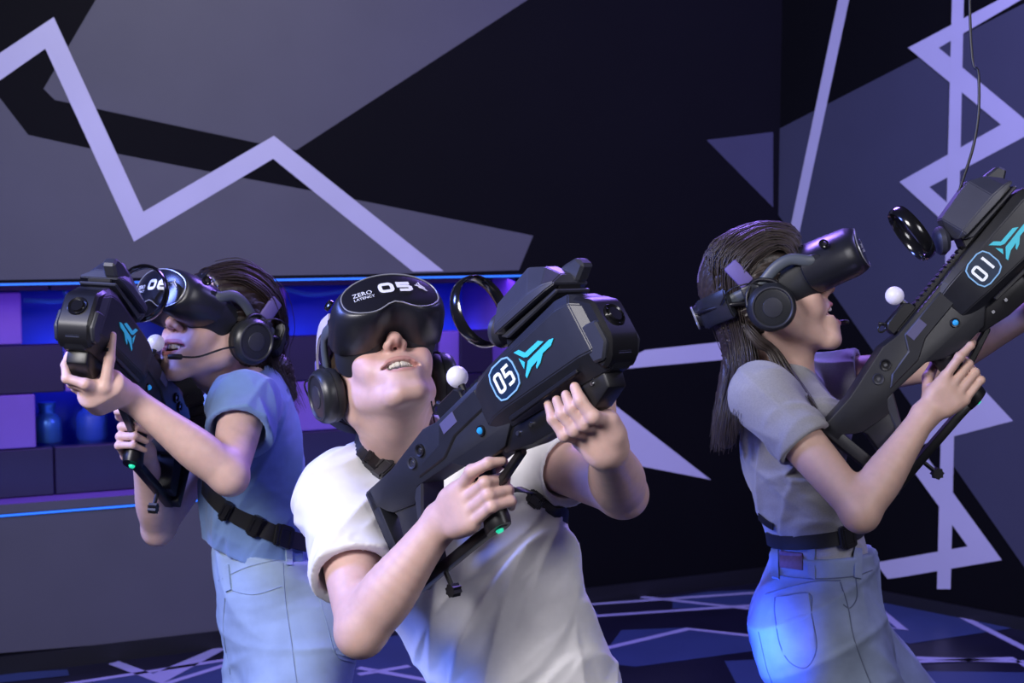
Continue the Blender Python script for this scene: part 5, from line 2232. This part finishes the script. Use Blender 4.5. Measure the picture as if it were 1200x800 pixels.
cap_r = hair_cap(HR, 'hair', M_hair_r, rw, tail_r, 0.010, back=0.055)
end_r = [(905, 405, 2.585), (893, 455, 2.535), (884, 505, 2.545)]
gr = [[hr(0.072, 0.070, 0.050), hr(0.070, 0.060, 0.080), hr(0.083, 0.030, 0.088), hr(0.088, -0.030, 0.064), hr(0.070, -0.060, -0.005), P(882, 422, 2.59), P(872, 470, 2.54), P(868, 508, 2.545)],
      [hr(0.050, 0.092, 0.072), hr(0.048, 0.080, 0.104), hr(0.065, 0.030, 0.122), hr(0.080, -0.045, 0.095), hr(0.064, -0.078, 0.005), P(868, 424, 2.61), P(858, 475, 2.57), P(852, 528, 2.58)],
      [hr(0.026, 0.100, 0.085), hr(0.022, 0.085, 0.118), hr(0.038, 0.020, 0.146), hr(0.052, -0.065, 0.122), hr(0.046, -0.095, 0.010), P(860, 420, 2.64), P(848, 475, 2.62), P(841, 530, 2.62)],
      [hr(0.0, 0.104, 0.088), hr(0.0, 0.086, 0.124), hr(0.0, 0.010, 0.150), hr(0.0, -0.080, 0.128), hr(0.0, -0.108, 0.010), P(856, 420, 2.70), P(843, 475, 2.70), P(836, 528, 2.70)],
      [hr(-0.045, 0.095, 0.075), hr(-0.042, 0.082, 0.108), hr(-0.06, 0.010, 0.130), hr(-0.07, -0.07, 0.10), hr(-0.05, -0.095, 0.01), P(866, 420, 2.78), P(856, 475, 2.78), P(850, 520, 2.78)]]
strand_obj('hair_strands', gr, 1000, 0.0009, 7, M_hair_r, cap_r, jit=0.0045)
gf = [[hr(0.070, -0.060, -0.02), hr(0.086, -0.045, -0.06), P(912, 412, 2.60), P(930, 440, 2.585), P(950, 470, 2.57), P(966, 502, 2.565)],
      [hr(0.078, -0.070, -0.02), hr(0.088, -0.060, -0.07), P(900, 412, 2.585), P(914, 440, 2.57), P(935, 470, 2.565), P(955, 500, 2.555)]]
strand_obj('hair_lock', gf, 150, 0.0012, 9, M_hair_r, cap_r, jit=0.004)

# ================================================================== CLOTHING DETAILS
bv = {k: bvh_of(o) for k, o in (('rs', rw_shirt), ('rj', rw_jeans), ('rb', rw_body), ('ls', lw_shirt), ('lj', lw_jeans), ('lb', lw_body), ('ms', man_shirt), ('mb', man_body))}


def stitch(name, parent, keys, pts, r, m, lift=0.0005, sub=6):
    b = surf_line([bv[k] for k in keys], pts, r, sub, 5, lift)
    if len(b.verts) < 6:
        b.free()
        return None
    return smooth(obj(name, b, m, parent), 60)


M_rib = mat('white_rib', (0.70, 0.69, 0.72), 0.85, bump=0.4, bscale=900, bdist=0.0008)
M_cord = mat('black_cord', (0.01, 0.01, 0.012), 0.6)
if len(man_cp) > 8:
    rb_ = bmesh.new()
    add_tube(rb_, man_cp[:-1], 0.0055, 8, closed=True)
    smooth(obj('collar', rb_, M_rib, man_shirt), 60)
cord = stitch('necklace', None, ('mb', 'ms'), [(505, 470), (508, 486), (511, 500), (513, 512)], 0.0014, M_cord, 0.001)
if cord:
    tag(cord, 'thin black cord round the neck of the man in white', 'necklace')

M_st_l = mat('pale_stitch', (0.26, 0.34, 0.48), 0.8)
M_st_r = mat('dark_stitch', (0.11, 0.135, 0.21), 0.8)
M_bandl = mat('pale_denim', (0, 0, 0))
M_bandr = mat('mid_denim', (0, 0, 0))
for pts in ([(262, 676), (270, 690), (298, 696), (330, 687)], [(331, 652), (334, 700), (341, 750), (348, 805)], [(372, 690), (384, 735), (394, 768), (414, 776)],
            [(256, 680), (290, 664), (330, 656), (366, 658)], [(264, 700), (262, 740), (270, 790)]):
    stitch('stitching', lw_jeans, ('lj',), pts, 0.0011, M_st_l)
for pts in ([(903, 672), (930, 677), (965, 678), (1000, 675), (1022, 668)], [(897, 697), (925, 688), (955, 681), (985, 680)],
            [(908, 700), (948, 695), (951, 720), (957, 758), (945, 782), (926, 776), (914, 755), (908, 720), (908, 700)],
            [(985, 682), (994, 712), (1000, 745), (1012, 780), (1020, 800)], [(1003, 678), (1004, 700), (996, 712), (988, 708)], [(889, 740), (898, 780), (905, 800)]):
    stitch('stitching', rw_jeans, ('rj',), pts, 0.0012, M_st_r)


def patch(name, parent, keys, quad, th, m, n=6):
    """a thin piece of cloth or leather lying on the surface under a photo quadrilateral"""
    bm = bmesh.new()
    q = [Vector(p) for p in quad]
    top, bot = [], []
    for j in range(n + 1):
        rt_, rb_2 = [], []
        for i in range(n + 1):
            u, v = i / n, j / n
            p = q[0].lerp(q[1], u).lerp(q[3].lerp(q[2], u), v)
            h = cast_px([bv[k] for k in keys], p.x, p.y)
            if h is None:
                return None
            rt_.append(bm.verts.new(h[0] + h[1] * th))
            rb_2.append(bm.verts.new(h[0] - h[1] * 0.001))
        top.append(rt_)
        bot.append(rb_2)
    for j in range(n):
        for i in range(n):
            bm.faces.new([top[j][i], top[j + 1][i], top[j + 1][i + 1], top[j][i + 1]])
    for i in range(n):
        bm.faces.new([top[0][i], top[0][i + 1], bot[0][i + 1], bot[0][i]])
        bm.faces.new([top[n][i + 1], top[n][i], bot[n][i], bot[n][i + 1]])
        bm.faces.new([top[i + 1][0], top[i][0], bot[i][0], bot[i + 1][0]])
        bm.faces.new([top[i][n], top[i + 1][n], bot[i + 1][n], bot[i][n]])
    bmesh.ops.recalc_face_normals(bm, faces=list(bm.faces))
    return smooth(obj(name, bm, m, parent), 50)


M_leather = mat('leather_patch', (0.16, 0.075, 0.10), 0.6, noise=0.2, nscale=120)
patch('waist_patch', rw_jeans, ('rj', 'rs'), [(915, 645), (941, 648), (941, 668), (915, 665)], 0.003, M_leather)
for x in (909, 951, 1004):
    patch('belt_loop', rw_jeans, ('rj', 'rs'), [(x - 3.5, 641), (x + 4.5, 642), (x + 4.5, 679), (x - 3.5, 677)], 0.004, M_bandr, 3)
patch('back_pocket', rw_jeans, ('rj',), [(910, 700), (948, 695), (956, 760), (918, 768)], 0.0016, M_bandr)
for q in ([(262, 664), (269, 661), (272, 690), (265, 693)], [(334, 640), (341, 640), (342, 662), (335, 662)]):
    patch('belt_loop', lw_jeans, ('lj', 'ls'), q, 0.004, M_bandl, 3)
patch('back_pocket', lw_jeans, ('lj',), [(372, 692), (410, 700), (416, 772), (394, 766)], 0.0016, M_bandl)

# ================================================================== STRAPS AND SLINGS
def strap_thing(name, label, pts, nrm, w, buckles, th=0.0024):
    lo = min(pts, key=lambda p: p.z)
    t = thing(name, label, 'strap', (lo.x, lo.y, lo.z))
    smooth(obj('webbing', strap_mesh(pts, nrm, w, th), M_web, t), 50)
    for f, L_, ww in buckles:
        i = max(1, min(len(pts) - 2, int(f * (len(pts) - 1))))
        tg = pts[i + 1] - pts[i - 1]
        smooth(obj('buckle', buckle_bm(pts[i] + nrm[i] * 0.005, tg, nrm[i], L_, ww, 0.011), M_buckle, t), 40)
    return t


def mix_path(bvs, items, sub=6, lift=0.004, it=3):
    """strap path: (px, py) lies on the surface seen there, a Vector is a free point"""
    P_, N_ = [], []
    for it_ in items:
        if isinstance(it_, Vector):
            P_.append(it_)
            N_.append(-ray(600, 400).normalized())
        else:
            h = cast_px(bvs, *it_)
            if h:
                P_.append(h[0] + h[1] * lift)
                N_.append(h[1])
    P2 = vsp(P_, sub)
    N2 = [v.normalized() for v in vsp(N_, sub)]
    # keep the webbing outside the cloth
    for i, p in enumerate(P2):
        for b in bvs:
            q, nn, _, dd = b.find_nearest(p)
            if q is not None and dd < 0.03 and (p - q).dot(nn) < lift:
                P2[i] = q + nn * lift
                p = P2[i]
    return smooth_path(P2, it), [v.normalized() for v in smooth_path(N2, it)]


pts, nr = mix_path([bv['ms'], bv['mb']], [(417, 505), (420, 520), (428, 535), (440, 546), (456, 556), (474, 566)])
strap_thing('shoulder_strap', 'black buckled strap on the collar side of the white T-shirt', pts, nr, 0.030, [(0.42, 0.034, 0.036), (0.66, 0.030, 0.036)])
gp = GM @ Vector((62 * U_, 0.030, -80 * U_))
pts, nr = mix_path([bv['ms']], [gp, (624, 572), (642, 590), (662, 606), (680, 626)], it=2)
strap_thing('sling_strap', 'narrow black sling running across the white T-shirt from the grip', pts, nr, 0.022, [(0.55, 0.03, 0.026)])
pts, nr = mix_path([bv['ls'], bv['lj']], [(240, 568), (255, 586), (275, 602), (300, 615), (325, 627), (356, 637)])
strap_thing('waist_strap', 'black webbing strap slanting round the waist of the blue T-shirt', pts, nr, 0.034, [(0.35, 0.020, 0.040), (0.62, 0.026, 0.040), (0.86, 0.045, 0.042)])
g0 = GL @ Vector((60 * U_, 0.022, 22 * U_))
g1 = P(222, 455, 2.72)
g2 = P(233, 490, 2.72)
pts = vsp([g0, g1, g2, P(240, 520, 2.74)], 6)
nr = [(-ray(230, 470)).normalized()] * len(pts)
strap_thing('sling_strap', 'black buckled sling hanging between the left blaster and the blue shirt', pts, nr, 0.030, [(0.45, 0.03, 0.036), (0.75, 0.03, 0.036)])
cw = P(955, 622, 2.70)
pts, nr = loop_strap([bv['rs']], cw, CV(-0.16, 1, 0), 0.03, CV(0.2, 0, -1), 360, 64, 0.003)
strap_thing('waist_strap', 'black belt strap round the waist of the grey top', pts, nr, 0.026, [(0.03, 0.036, 0.040)])
pts, nr = mix_path([bv['rs'], bv['rj']], [(864, 520), (868, 550), (878, 582), (892, 604), (908, 616)], it=2)
strap_thing('back_strap', 'thin dark strap down the back of the grey top', pts, nr, 0.014, [])

# cable hanging from the ceiling to the right blaster
top = GR @ Vector((226 * U_, 0, 62 * U_))
pts = vsp([Vector((top.x - 0.01, top.y + 0.02, WALL_H - 0.005)), P(1136, -40, 2.52), P(1147, 90, 2.52), P(1143, 160, 2.52), top], 8)
tag(smooth(obj('cable', tube_bm(pts, 0.0026, 8), M_blk), 60), 'thin black cable hanging down to the blaster marked 01', 'cable')
for o in bpy.data.objects:
    if '_world' in o:
        del o['_world']
print('total', _t.time() - t0)
